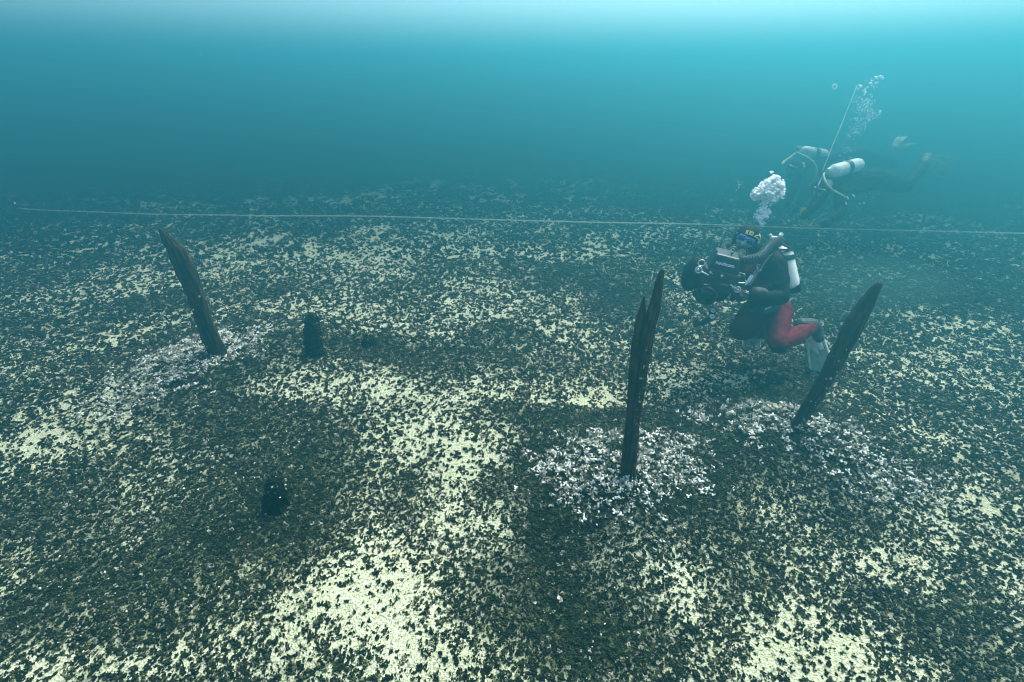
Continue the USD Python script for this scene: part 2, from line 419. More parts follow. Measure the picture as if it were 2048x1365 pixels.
# ------------------------------------------------------------------ old wooden posts
mat(stage, L + 'waterlogged_wood', {
    'tc': ('texture_coordinate', {}),
    'map': ('mapping', {'scale': (1.0, 1.0, 0.09)}),
    'n': ('noise_texture', {'scale': 60.0, 'detail': 6.0, 'roughness': 0.65, 'distortion': 0.4}),
    'n2': ('noise_texture', {'scale': 9.0, 'detail': 4.0}),
    'n3': ('noise_texture', {'scale': 120.0, 'detail': 3.0}),
    'r': ('rgb_ramp', {'ramp': [(0.30, (0.007, 0.006, 0.004)), (0.45, (0.030, 0.025, 0.016)), (0.62, (0.080, 0.066, 0.044)), (0.85, (0.15, 0.13, 0.10))]}),
    'r2': ('rgb_ramp', {'ramp': [(0.3, (0.45, 0.50, 0.45)), (0.7, (1.1, 1.05, 0.95))]}),
    'r3': ('rgb_ramp', {'ramp': [(0.70, (0, 0, 0)), (0.78, (1, 1, 1))]}),
    'mul': ('mix', {'mix_type': 'multiply', 'fac': 1.0}),
    'dust': ('mix', {'mix_type': 'mix', 'color2': (0.22, 0.22, 0.17)}),
    'b': ('bump', {'strength': 0.9, 'distance': 0.012}),
    'p': ('principled_bsdf', {'roughness': 0.9, 'specular_ior_level': 0.15})},
    [('tc.object', 'map.vector'), ('map.vector', 'n.vector'), ('tc.object', 'n2.vector'), ('tc.object', 'n3.vector'), ('n.fac', 'r.fac'), ('n2.fac', 'r2.fac'), ('n3.fac', 'r3.fac'),
     ('r.color', 'mul.color1'), ('r2.color', 'mul.color2'), ('mul.color', 'dust.color1'), ('r3.color', 'dust.fac'), ('dust.color', 'p.base_color'), ('n.fac', 'b.height'), ('b.normal', 'p.normal')], surface='p.BSDF')


def column(spine, radii, seed, sides=36, flat=0.8, step=0.012, groove=None, rough=0.12, base=None):
    """A weathered post: a sweep along the spine with ridged, uneven sections. Returned about base with z along the post."""
    spine, radii = np.asarray(spine, float), np.asarray(radii, float)
    seg = np.linalg.norm(np.diff(spine, axis=0), axis=1)
    s = np.concatenate([[0], np.cumsum(seg)])
    t = np.linspace(0, s[-1], max(12, int(s[-1] / step)))
    c = np.stack([np.interp(t, s, spine[:, k]) for k in range(3)], 1)
    r = np.interp(t, s, radii)
    ax = spine[-1] - spine[0]
    ax /= np.linalg.norm(ax)
    side = np.cross(ax, [0, 1, 0])
    side /= np.linalg.norm(side)
    front = np.cross(side, ax)
    a = np.arange(sides) / sides * 2 * np.pi
    A, T = np.meshgrid(a, t)
    q = np.stack([np.cos(A) * 2.2, np.sin(A) * 2.2, T * 2.2], -1)
    rr = 1 + rough * 2 * (meshkit.fbm(q * np.array([1.6, 1.6, .8]) + seed, 3, seed) - .5) + rough * 1.2 * (meshkit.noise(q * np.array([4.5, 4.5, 1.0]) + seed * 3, seed + 5) - .5) + .20 * (meshkit.noise(q * np.array([7, 7, 5.]) + seed, seed + 9) - .5) + .12 * (meshkit.noise(q * np.array([14, 14, 11.]) + seed, seed + 19) - .5)
    if groove:
        for ga, gw, gd in groove:
            da = np.abs((A - ga + np.pi) % (2 * np.pi) - np.pi)
            rr -= gd * np.exp(-(da / gw) ** 2)
    R = r[:, None] * rr
    V = c[:, None] + (R * np.cos(A))[..., None] * side + (R * np.sin(A) * flat)[..., None] * front
    n = len(t)
    V = V.reshape(-1, 3)
    V = np.vstack([V, c[0], c[-1] + ax * r[-1] * .4])
    f = []
    i, j = np.meshgrid(np.arange(n - 1), np.arange(sides), indexing='ij')
    p00, p01, p10, p11 = (i * sides + j).ravel(), (i * sides + (j + 1) % sides).ravel(), ((i + 1) * sides + j).ravel(), ((i + 1) * sides + (j + 1) % sides).ravel()
    F = [np.stack([p00, p01, p11], 1), np.stack([p00, p11, p10], 1)]
    k = np.arange(sides)
    F.append(np.stack([(k + 1) % sides, k, np.full(sides, n * sides)], 1))
    F.append(np.stack([(n - 1) * sides + k, (n - 1) * sides + (k + 1) % sides, np.full(sides, n * sides + 1)], 1))
    m = trimesh.Trimesh(V, np.vstack(F), process=False)
    if m.volume < 0:
        m.invert()
    return m, (c, r, side, front, flat)


def pixel_spine(pts, base, lean=0.0):
    """pts: pixel x, y, half width in pixels. The post stands in an upright plane through base, leaning away by "lean" per metre of height."""
    out, rad = [], []
    for px, py, hw in pts:
        d = ray(px, py)
        # y = base_y + lean * (z - base_z)
        k = (base[1] + lean * (EYE[2] - base[2]) - EYE[1]) / (d[1] - lean * d[2])
        out.append(EYE + k * d)
        rad.append(hw * k / FPX)
    return np.array(out), np.array(rad)


def barnacles(info, rng, n, where, size, parent, spread=.6):
    """Pale shells stuck to the side of a post that faces the viewer."""
    c, r, side, front, flat = info
    fr = front if front[1] < 0 else -front
    ms = []
    for k in range(n):
        t = np.clip(where(rng), 0, 1) * (len(c) - 1)
        i0 = int(t)
        off = rng.normal(0, spread)
        off = max(-.9, min(.9, off))
        p = c[i0] + side * off * r[i0] * .95 + fr * math.sqrt(max(0, 1 - off * off)) * r[i0] * flat * 1.0
        l = size * rng.choice([.6, .9, 1.5], p=[.5, .35, .15])
        s = trimesh.creation.icosphere(1, .5)
        s.apply_transform(np.diag([l, l * .45, l * rng.uniform(.7, 1.5), 1]))
        s.apply_transform(trimesh.transformations.rotation_matrix(rng.uniform(-.8, .8), [0, 1, 0]))
        s.apply_translation(p)
        ms.append(s)
    return trimesh.util.concatenate(ms)


rp = np.random.default_rng(5)
POSTS = {}


def post(label, pts, lean, seed, flat=.8, groove=None, extra=None, nb=20, where=None, bsize=.012, rough=.2, spread=.6):
    base = ground(pts[0][0], pts[0][1])
    sp, rad = pixel_spine(pts, base, lean)
    ax = (sp[1] - sp[0]) / np.linalg.norm(sp[1] - sp[0])
    sp = np.vstack([sp[0] - ax * .25, sp])
    rad = np.concatenate([rad[:1], rad])
    t = thing('wooden_post', label, 'post', base)
    m, info = column(sp, rad, seed, flat=flat, groove=groove, rough=rough)
    obj('shaft', shift(m, base), 'waterlogged_wood', t, smooth=50)
    if extra:
        sp2, rad2 = pixel_spine(extra, base, lean)
        sp2 = np.vstack([sp2[0] - ax * .25, sp2])
        rad2 = np.concatenate([rad2[:1], rad2])
        m2, _ = column(sp2 + np.array([0, .012, 0]), rad2, seed + 40, sides=20, flat=flat, rough=rough)
        obj('splinter', shift(m2, base), 'waterlogged_wood', t, smooth=50)
    obj('attached_shells', shift(barnacles(info, rp, nb, where or (lambda g: g.uniform(.1, .95)), bsize, t, spread), base), 'white_shell', t, smooth=True, kind='stuff')
    return t


post('tall dark post with forked tip standing in the white shell heap',
     [(1261, 950, 10), (1265, 900, 11), (1269, 850, 9.5), (1277, 790, 10.5), (1283, 740, 12), (1290, 690, 13), (1298, 650, 12), (1308, 620, 11), (1312, 600, 9.5), (1319, 560, 7), (1325, 540, 4)], .02, 3,
     flat=.95, extra=[(1250, 955, 9), (1256, 900, 10), (1261, 850, 8.5), (1267, 790, 9.5), (1271, 740, 11), (1276, 690, 11), (1280, 650, 10), (1285, 622, 7), (1288, 606, 4), (1290, 596, 1.5)], nb=26, where=lambda g: .15 + .62 * g.beta(2, 1.6), bsize=.013, spread=.35)
post('dark pointed post leaning steeply to the right beside the fin',
     [(1592, 852, 12), (1612, 822, 13), (1640, 777, 14), (1668, 728, 16), (1692, 682, 18.5), (1714, 640, 18.5), (1731, 612, 15.5), (1744, 590, 12), (1756, 570, 8), (1760, 565, 4)], .05, 8,
     flat=.75, groove=[(-1.4, .3, .30), (1.7, .3, .3)], nb=26, where=lambda g: .08 + .8 * g.beta(1.3, 1.9), bsize=.014)
post('blue hazed post leaning to the left, at the left of the bed',
     [(437, 706, 16), (420, 672, 16), (405, 630, 14.5), (391, 590, 15), (376, 552, 17), (362, 520, 18), (352, 498, 15), (339, 483, 12), (328, 468, 7), (320, 457, 3)], -.03, 14, flat=.8, nb=7, bsize=.016)


def crusted_stump(label, px, py, top, hw, seed):
    base = ground(px, py)
    sp, rad = pixel_spine([(px, py, hw), (px - 4, (py * 2 + top) / 3, hw * .95), (px - 3, (py + 2 * top) / 3, hw * .8), (px - 8, top, hw * .45)], base, .1)
    t = thing('post_stump', label, 'post stump', base)
    m, info = column(sp, rad, seed, sides=18, rough=.6, flat=.9)
    obj('stump', shift(m, base), 'waterlogged_wood', t, smooth=50)
    g = np.random.default_rng(seed)
    pts, fi = trimesh.sample.sample_surface(m, 520, seed=seed)
    protos = [np.array(x[1].vertices) for x in near_protos]
    parts = []
    for p, f in zip(pts, fi):
        k = int(g.integers(0, 6))
        nrm = m.face_normals[f]
        R = trimesh.geometry.align_vectors([0, 0, 1], nrm)[:3, :3]
        parts.append(trimesh.Trimesh(protos[k] * g.uniform(.9, 2.6) @ R.T + p - base, near_protos[k][1].faces, process=False))
    wp = [trimesh.Trimesh(np.array(single[int(g.integers(0, 5))][1].vertices) * g.uniform(.5, 1.1) + p + m.face_normals[f] * .02 - base, single[0][1].faces, process=False) for p, f in zip(pts[:45], fi[:45])]
    obj('pale_shells', trimesh.util.concatenate(wp), 'white_shell', t, smooth=True, kind='stuff')
    obj('mussel_crust', trimesh.util.concatenate(parts), 'mussel_shell', t, smooth=True, kind='stuff')


crusted_stump('short mussel crusted stump in the dark band behind the left post', 630, 705, 630, 13, 31)
crusted_stump('low mussel crusted stump in the dark patch at lower left', 556, 1016, 962, 16, 32)
crusted_stump('tiny mussel crusted stub right of the taller hazed stump', 738, 690, 676, 8, 33)

for label, (ax_, ay), (bx, by), r, mt in [('thin pale stick lying on the mussels beyond the middle of the bed', (918, 656), (944, 677), .012, 'waterlogged_wood'),
                                          ('short dark twig lying on the pale sand in the bottom foreground', (792, 1098), (834, 1072), .005, 'waterlogged_wood')]:
    a_, b_ = ground(ax_, ay), ground(bx, by)
    c_, _ = column(np.array([a_, a_ * .5 + b_ * .5 + [0, .01, .012], b_]) + np.array([0, 0, .03]), [r, r * .8, r * .4], 77, sides=9, flat=1.0, step=.02, rough=.2)
    obj('stick', c_, mt, smooth=50, label=label, category='stick')
# ------------------------------------------------------------------ materials of the divers
simple('neoprene_black', (0.005, 0.006, 0.009), .7, .08, .35, 12, .4)
simple('neoprene_dark', (0.006, 0.007, 0.014), .75, .08, .3, 14, .25)
simple('suit_red', (0.115, 0.002, 0.016), .7, .08, .15, 7, .35)
simple('suit_red_dark', (0.040, 0.002, 0.008), .75, .08, .25, 10, .3)
simple('glove_black', (0.008, 0.008, 0.011), .7, .3, .3, 30, .3)
simple('rubber_grey', (0.028, 0.033, 0.036), .6, .35, .2, 25)
simple('webbing_grey', (0.16, 0.17, 0.17), .8, .2, .2, 60)
simple('skin', (0.60, 0.40, 0.31), .55, .35, .08, 25)
simple('mask_blue', (0.025, 0.07, 0.55), .3, .5, .1, 20)
simple('silicone_clear', (0.42, 0.47, 0.50), .35, .4, .1, 20)
simple('tank_white', (0.80, 0.80, 0.77), .4, .45, .05, 6)
simple('plastic_white', (0.78, 0.78, 0.76), .4, .4, .06, 20)
simple('plastic_black', (0.010, 0.011, 0.014), .35, .45, .2, 20)
simple('metal_silver', (0.62, 0.64, 0.66), .3, .5, .08, 20, 0, .6)
simple('hose_pale', (0.45, 0.44, 0.29), .5, .3, .08, 20)
simple('tape_white', (0.86, 0.85, 0.66), .6, .3, .03, 20)
simple('plate_yellow', (0.42, 0.45, 0.13), .6, .3, .12, 20)
simple('print_yellow', (0.75, 0.68, 0.30), .6, .3, .05, 20)
simple('print_white', (0.80, 0.80, 0.80), .6, .3, .03, 20)
simple('print_dark', (0.05, 0.06, 0.07), .6, .3, .1, 20)
simple('fin_white', (0.76, 0.78, 0.74), .45, .4, .06, 20)
simple('gauge_face', (0.55, 0.62, 0.58), .5, .3, .06, 20)
mat(stage, L + 'fin_blade', {
    'geo': ('geometry', {}), 'n': ('noise_texture', {'scale': 9.0, 'detail': 3.0}), 'r': ('rgb_ramp', {'ramp': [(0.3, (0.30, 0.40, 0.37)), (0.7, (0.52, 0.62, 0.57))]}),
    'd': ('principled_bsdf', {'roughness': 0.35, 'specular_ior_level': 0.4}), 't': ('translucent_bsdf', {'color': (0.35, 0.48, 0.42)}), 'm': ('mix_closure', {'fac': 0.4})},
    [('geo.position', 'n.vector'), ('n.fac', 'r.fac'), ('r.color', 'd.base_color'), ('d.BSDF', 'm.closure1'), ('t.BSDF', 'm.closure2')], surface='m.closure')
mat(stage, L + 'lens_glass', {
    'f': ('fresnel', {'IOR': 1.5}), 't': ('transparent_bsdf', {'color': (0.75, 0.82, 0.88)}), 'g': ('glossy_bsdf', {'roughness': 0.03, 'color': (0.9, 0.9, 0.9)}), 'm': ('mix_closure', {})},
    [('f.fac', 'm.fac'), ('t.BSDF', 'm.closure1'), ('g.BSDF', 'm.closure2')], surface='m.closure')
mat(stage, L + 'bubble_skin', {
    'lw': ('layer_weight', {'blend': 0.5}), 't': ('transparent_bsdf', {'color': (0.96, 0.98, 1.0)}), 'p': ('principled_bsdf', {'base_color': (0.95, 0.96, 0.96), 'roughness': 0.12, 'specular_ior_level': 0.9}),
    'mr': ('map_range', {'from_min': 0.0, 'from_max': 0.9, 'to_min': 0.5, 'to_max': 1.0}), 'm': ('mix_closure', {})},
    [('lw.facing', 'mr.value'), ('mr.result', 'm.fac'), ('t.BSDF', 'm.closure1'), ('p.BSDF', 'm.closure2')], surface='m.closure')

VIEW = np.stack([RIGHT, UPV, -FWD], 1)          # columns: right, up, towards the viewer


def W(r, u, b):
    v = VIEW @ np.array([r, u, b], float)
    return v / np.linalg.norm(v)


def frame(n, x):
    """Columns x, y, n of a right handed frame that faces n, its x as near as possible to x."""
    n = n / np.linalg.norm(n)
    x = x - n * (x @ n)
    x /= np.linalg.norm(x)
    return np.stack([x, np.cross(n, x), n], 1)


def put(mesh, R, o):
    T = np.eye(4)
    T[:3, :3], T[:3, 3] = R, o
    m = mesh.copy()
    m.apply_transform(T)
    return m


def ball(p, r, seg=14):
    s = m3.Manifold.sphere(1.0, seg)
    r = (r, r, r) if np.ndim(r) == 0 else r
    return s.scale(tuple(map(float, r))).translate(tuple(map(float, p)))


def flesh(chains, edge=.022, rounds=10, seg=14):
    """One continuous surface from chains of (point, radius)."""
    parts = []
    for ch in chains:
        bs = [ball(p, r, seg) for p, r in ch]
        parts += [m3.Manifold.batch_hull([a, b]) for a, b in zip(bs, bs[1:])] if len(bs) > 1 else bs
    m = m3.Manifold.batch_boolean(parts, m3.OpType.Add).refine_to_length(edge)
    q = m.to_mesh()
    t = trimesh.Trimesh(np.array(q.vert_properties[:, :3]), np.array(q.tri_verts), process=True)
    v0 = np.array(t.vertices)
    trimesh.smoothing.filter_taubin(t, lamb=.5, nu=.51, iterations=rounds)
    v1 = np.array(t.vertices)
    bad = ~np.isfinite(v1).all(1) | (np.linalg.norm(v1 - v0, axis=1) > .035)
    v1[bad] = v0[bad]
    t.vertices = v1
    return t


def wrinkle(t, amp, freq, seed):
    n = np.array(t.vertex_normals)
    v = np.array(t.vertices)
    d = meshkit.fbm(v * freq + seed, 3, seed) - .5
    t.vertices = v + n * (d * 2 * amp)[:, None]
    return t


def rbox(sx, sy, sz, r, seg=8):
    pts = [ball((a * (sx / 2 - r), b * (sy / 2 - r), c * (sz / 2 - r)), r, seg) for a in (-1, 1) for b in (-1, 1) for c in (-1, 1)]
    q = m3.Manifold.batch_hull(pts).to_mesh()
    return trimesh.Trimesh(np.array(q.vert_properties[:, :3]), np.array(q.tri_verts), process=True)


def spline(pts, n):
    from scipy.interpolate import CubicSpline
    p = np.asarray(pts, float)
    s = np.concatenate([[0], np.cumsum(np.linalg.norm(np.diff(p, axis=0), axis=1))])
    return CubicSpline(s, p)(np.linspace(0, s[-1], n))


def tube(pts, r, n=40, sides=10, ribs=0, smooth_path=True):
    c = spline(pts, n) if smooth_path and len(pts) > 2 else np.array([pts[0] + (pts[-1] - pts[0]) * t for t in np.linspace(0, 1, n)])
    t = np.gradient(c, axis=0)
    t /= np.linalg.norm(t, axis=1, keepdims=True)
    a = np.cross(t, [0.31, 0.17, 0.93])
    a /= np.linalg.norm(a, axis=1, keepdims=True)
    b = np.cross(t, a)
    rr = np.broadcast_to(r, (n,)).astype(float).copy()
    if ribs:
        rr *= 1 + .13 * np.sign(np.sin(np.linspace(0, 2 * math.pi * ribs, n)))
    ang = np.arange(sides) / sides * 2 * np.pi
    V = c[:, None] + rr[:, None, None] * (np.cos(ang)[None, :, None] * a[:, None] + np.sin(ang)[None, :, None] * b[:, None])
    i, j = np.meshgrid(np.arange(n - 1), np.arange(sides), indexing='ij')
    q = np.stack([i * sides + j, i * sides + (j + 1) % sides, (i + 1) * sides + (j + 1) % sides, (i + 1) * sides + j], -1).reshape(-1, 4)
    k = np.arange(sides)
    V = np.vstack([V.reshape(-1, 3), c[0], c[-1]])
    F = np.vstack([q[:, [0, 1, 2]], q[:, [0, 2, 3]], np.stack([(k + 1) % sides, k, np.full(sides, n * sides)], 1), np.stack([(n - 1) * sides + k, (n - 1) * sides + (k + 1) % sides, np.full(sides, n * sides + 1)], 1)])
    m = trimesh.Trimesh(V, F, process=False)
    if m.volume < 0:
        m.invert()
    return m


def ribbon(pts, width_dir, w, th, n=30):
    c = spline(pts, n) if len(pts) > 2 else np.array([pts[0] + (pts[-1] - pts[0]) * t for t in np.linspace(0, 1, n)])
    t = np.gradient(c, axis=0)
    t /= np.linalg.norm(t, axis=1, keepdims=True)
    a = width_dir - t * (t @ width_dir)[:, None]
    a /= np.linalg.norm(a, axis=1, keepdims=True)
    b = np.cross(t, a)
    V = np.stack([c + a * w / 2 + b * th / 2, c - a * w / 2 + b * th / 2, c - a * w / 2 - b * th / 2, c + a * w / 2 - b * th / 2], 1).reshape(-1, 3)
    F = []
    for i in range(n - 1):
        for j in range(4):
            p, q = i * 4 + j, i * 4 + (j + 1) % 4
            F += [[p, q, q + 4], [p, q + 4, p + 4]]
    e = (n - 1) * 4
    F += [[0, 2, 1], [0, 3, 2], [e, e + 1, e + 2], [e, e + 2, e + 3]]
    m = trimesh.Trimesh(V, F, process=False)
    if m.volume < 0:
        m.invert()
    return m


def cyl(a, b, r, sections=24):
    return trimesh.creation.cylinder(radius=r, segment=[a, b], sections=sections)


def bottle(r, length):
    """A diving cylinder along +z from a rounded foot at 0 to the shoulder and neck at the top."""
    prof = [(0, 0), (r * .55, .008), (r * .88, .03), (r, .075)]
    prof += [(r, length - r * 1.05)]
    for k in range(1, 9):
        a = k / 8 * math.pi / 2
        prof.append((max(.022, r * math.cos(a)), length - r * 1.05 + r * 1.0 * math.sin(a)))
    prof += [(.022, length + .035), (0, length + .035)]
    return trimesh.creation.revolve(np.array(prof), sections=32)


def band(r, z0, z1, t=.006):
    return trimesh.creation.revolve(np.array([(r, z0), (r + t, z0), (r + t, z1), (r, z1), (r, z0)]), sections=32)


def fin_parts(t, base, foot, along, across, length, w0, w1, rail_mat='fin_white', blade_mat='fin_blade', split=True):
    """A diving fin: foot pocket, blade, two rails, strap."""
    along, across = along / np.linalg.norm(along), across - along * (across @ along) / (along @ along)
    across /= np.linalg.norm(across)
    nrm = np.cross(along, across)
    n = 14
    V, F = [], []
    for i in range(n + 1):
        s = i / n
        w = w0 + (w1 - w0) * s ** .8
        bend = nrm * .06 * s * s
        for j in range(9):
            u = j / 4 - 1
            tip = length * s - (.05 * (1 - abs(u)) if i == n else 0) + (.02 * (abs(u)) if i == n else 0)
            c = foot + along * tip + across * u * w / 2 + bend + nrm * .006 * math.cos(u * math.pi * 3)
            V += [c + nrm * .003, c - nrm * .003]
    for i in range(n):
        for j in range(8):
            a, b, c, d = [2 * ((i + p) * 9 + j + q) for p, q in ((0, 0), (0, 1), (1, 1), (1, 0))]
            F += [[a, b, c], [a, c, d], [a + 1, c + 1, b + 1], [a + 1, d + 1, c + 1]]
    blade = trimesh.Trimesh(V, F, process=False)
    f = obj('fin', shift(blade, base), blade_mat, t, smooth=30)
    for sgn in (-1, 1):
        pts = [foot - along * .12 + across * sgn * w0 * .38, foot + across * sgn * w0 / 2, foot + along * length * .5 + across * sgn * (w0 + (w1 - w0) * .57) / 2 + nrm * .015, foot + along * length * .98 + across * sgn * w1 / 2 + nrm * .058]
        obj('rail', shift(tube(pts, np.linspace(.016, .006, 24), 24, 8), base), rail_mat, f, smooth=40)
    pk = flesh([[(foot - along * .16, (.042, .05, .05)), (foot - along * .05 + nrm * .01, .046), (foot + along * .03 + across * .03, .030)], [(foot - along * .05 + nrm * .01, .046), (foot + along * .03 - across * .03, .030), (foot + along * .10, .012)]], .02, 4)
    obj('foot_pocket', shift(pk, base), rail_mat, f, smooth=True)
    hp = foot - along * .22
    obj('heel_strap', shift(ribbon([foot - along * .12 + across * .06, hp + across * .035 - nrm * .01, hp - across * .035 - nrm * .01, foot - along * .12 - across * .06], nrm, .022, .006, 20), base), rail_mat, f)
    return f


def hand_chains(wrist, fwd, up, size=1.0, curl=.9, left=True):
    """Chains of a palm, four unequal bent fingers and a thumb."""
    fwd = fwd / np.linalg.norm(fwd)
    up = up - fwd * (up @ fwd)
    up /= np.linalg.norm(up)
    lat = np.cross(fwd, up) * (1 if left else -1)
    out = [[(wrist, .032 * size), (wrist + fwd * .05 * size, .030 * size)]]
    for k, l in enumerate((.078, .088, .082, .064)):
        o = (k - 1.5) * .021 * size
        root = wrist + fwd * .088 * size + lat * o
        out.append([(wrist + fwd * .03 * size + lat * o * .7, .020 * size), (root, .015 * size)])
        p, d, r = root, fwd, .0125 * size
        ch = [(p, r)]
        for seg in (.45, .32, .23):
            ang = curl
            d = d * math.cos(ang) - up * math.sin(ang)
            d /= np.linalg.norm(d)
            up2 = np.cross(np.cross(d, up), d)
            p = p + d * l * seg * size
            r *= .9
            ch.append((p, r))
        out.append(ch)
    tr = wrist + fwd * .03 * size - lat * .03 * size
    out.append([(tr, .018 * size), (tr + fwd * .035 * size - lat * .025 * size - up * .012 * size, .015 * size), (tr + fwd * .062 * size - lat * .018 * size - up * .035 * size, .012 * size)])
    return out


def drape(mesh, centre, radius, R):
    """Lays flat lettering (x, y, z) on a ball."""
    v = np.array(mesh.vertices)
    d = R[:, 2] + (v[:, :1] * R[:, 0] + v[:, 1:2] * R[:, 1]) / radius
    d /= np.linalg.norm(d, axis=1, keepdims=True)
    m = mesh.copy()
    m.vertices = centre + d * (radius + v[:, 2:3])
    return m


def finer(mesh, edge):
    v, f = trimesh.remesh.subdivide_to_size(np.array(mesh.vertices), np.array(mesh.faces), edge)
    return trimesh.Trimesh(v, f, process=False)


# ================================================================== the near diver with the camera
B1 = ground(1545, 735)
d1 = thing('person', 'kneeling diver in red and black suit with blue mask, holding a big camera', 'person', B1)


def add(name, mesh, material, parent=d1, smooth=35, **k):
    return obj(name, shift(mesh, B1), material, parent, smooth=smooth, **k)


head = P(1492, 477, 4.58)
hn, hx = W(-.46, -.42, .78), W(.91, -.36, 0)
HR = frame(hn, hx)
neck = P(1514, 508, 4.66)
chest = P(1527, 545, 4.66)
belly = P(1535, 585, 4.70)
pelvis = P(1538, 612, 4.72)
shL, elL, wrL = P(1552, 533, 4.53), P(1560, 596, 4.46), P(1497, 590, 4.30)
shR, elR, wrR = P(1494, 530, 4.80), P(1440, 590, 4.72), P(1402, 585, 4.42)
hipL, knL, anL = P(1557, 622, 4.66), P(1556, 686, 4.46), P(1624, 652, 4.72)
hipR, knR, anR = P(1512, 622, 4.80), P(1481, 660, 4.52), P(1518, 650, 4.95)
handLf, handLu = W(-.95, .1, .2), W(.05, .5, .85)
handRf, handRu = W(.5, .2, .6), W(-.8, .3, .2)
s_ = .82
body = [[(neck, .055), (head - HR[:, 1] * .03, .075)], [(head, .098)], [(head + HR[:, 2] * .03 - HR[:, 1] * .045, .065)],
        [(neck, .06 * s_), (chest, .14 * s_), (belly, .13 * s_), (pelvis, .14 * s_)], [(shL, .07 * s_), (chest, .13 * s_), (shR, .07 * s_)],
        [(shL, .07 * s_), (elL, .05 * s_), (wrL, .036 * s_)], [(shR, .07 * s_), (elR, .05 * s_), (wrR, .036 * s_)],
        [(pelvis, .13 * s_), (hipL, .11 * s_), (knL, .075 * s_), (anL, .05 * s_), (anL + W(.7, -.7, -.1) * .12, .035 * s_)],
        [(pelvis, .13 * s_), (hipR, .11 * s_), (knR, .075 * s_), (anR, .05 * s_), (anR + W(.3, -.8, -.3) * .12, .035 * s_)]]
body += [[(p, r * .8) for p, r in c] for c in hand_chains(wrL, handLf, handLu, 1.0)] + [[(p, r * .8) for p, r in c] for c in hand_chains(wrR, handRf, handRu, 1.0, left=False)]
# the face: nose, cheeks, brow and chin that the mask and hood leave open
for x, y, z, r in [(0, -.030, .112, .014), (0, -.012, .104, .010), (.038, -.035, .082, .024), (-.038, -.035, .082, .024), (0, -.078, .086, .024), (0, .025, .093, .02)]:
    q = head + HR @ np.array([x, y, z])
    body.append([(head + HR @ np.array([x * .6, y * .7, z * .6]), r * 1.2), (q, r)])
add('body', flesh(body, .02, 8), 'skin', smooth=True)

suit = wrinkle(flesh([[(belly, .148), (pelvis, .15)], [(pelvis, .15), (hipL, .128), (P(1556, 655, 4.56), .108), (knL, .092)], [(knL, .09), (P(1590, 672, 4.59), .088), (anL, .068)],
                      [(pelvis, .15), (hipR, .13)]], .018, 10), .016, 13, 3)
add('red_suit', suit, 'suit_red', smooth=True)
add('vest', wrinkle(flesh([[(neck + W(0, -.4, .1) * .03, .08), (chest, .155), (belly, .152)]], .018, 8), .008, 10, 4), 'suit_red_dark', smooth=True)
add('collar', wrinkle(flesh([[(head - HR[:, 1] * .06 - HR[:, 2] * .02, .098), (neck, .092), (neck + W(.1, -1, 0) * .05, .10)]], .016, 6), .006, 14, 6), 'neoprene_black', smooth=True)
leg2 = wrinkle(flesh([[(pelvis + W(-.6, -.2, .1) * .05, .13), (hipR, .138), (P(1494, 645, 4.62), .125), (knR, .10)], [(knR, .098), (P(1498, 660, 4.75), .09), (anR, .07)]], .018, 10), .015, 13, 5)
add('suit_leg', leg2, 'suit_red_dark', smooth=True, label='dark red right leg of the suit')
jacket = wrinkle(flesh([[(shL + W(0, .3, 0) * .02, .095), (P(1532, 520, 4.66), .125), (shR, .09)], [(P(1540, 520, 4.70), .13), (P(1546, 560, 4.76), .150), (P(1548, 592, 4.78), .14)],
                        [(shL, .095), (P(1557, 565, 4.49), .082), (elL, .074)], [(elL, .074), (P(1528, 594, 4.38), .062), (wrL + W(1, 0, 0) * .02, .050)],
                        [(shR, .09), (elR, .07), (wrR, .05)], [(P(1535, 580, 4.66), .12), (P(1530, 606, 4.66), .145)], [(P(1546, 535, 4.56), .10), (P(1538, 575, 4.56), .105), (P(1515, 592, 4.54), .09)]], .018, 9), .016, 14, 7)
add('jacket', jacket, 'neoprene_black', smooth=True)
add('chest_panel', wrinkle(flesh([[(P(1500, 528, 4.60), .07), (P(1493, 548, 4.56), .085), (P(1500, 572, 4.58), .08)]], .018, 6), .006, 12, 8), 'suit_red_dark', smooth=True)
add('knee_pad', flesh([[(knL + W(-.2, -.75, .35) * .022, .082), (knL + W(.2, -.6, .2) * .03, .078)]], .018, 3), 'neoprene_dark', smooth=True)
add('cuff', flesh([[(P(1513, 588, 4.36), .067), (P(1522, 590, 4.38), .069)]], .015, 2), 'rubber_grey', smooth=True)
add('glove', flesh([[(p, r * 1.05) for p, r in c] for c in hand_chains(wrL, handLf, handLu, 1.05)] + [[(wrL - handLf * .04, .045), (wrL, .043)]], .008, 4, 10), 'glove_black', smooth=True)
add('glove', flesh([[(p, r * 1.05) for p, r in c] for c in hand_chains(wrR, handRf, handRu, 1.05, left=False)] + [[(wrR - handRf * .04, .045), (wrR, .043)]], .008, 4, 10), 'glove_black', smooth=True)
gp = wrL + handLf * .035 + handLu * .034
add('glove_print', trimesh.util.concatenate([cyl(gp + W(-.4, .6, 0) * .022 + W(0, 0, 1) * .004, gp - W(-.4, .6, 0) * .018 + W(0, 0, 1) * .004, .004, 6), cyl(gp + W(-.8, -.3, 0) * .018 + W(0, 0, 1) * .004, gp + W(.8, .3, 0) * .014 + W(0, 0, 1) * .004, .004, 6)]), 'print_white')
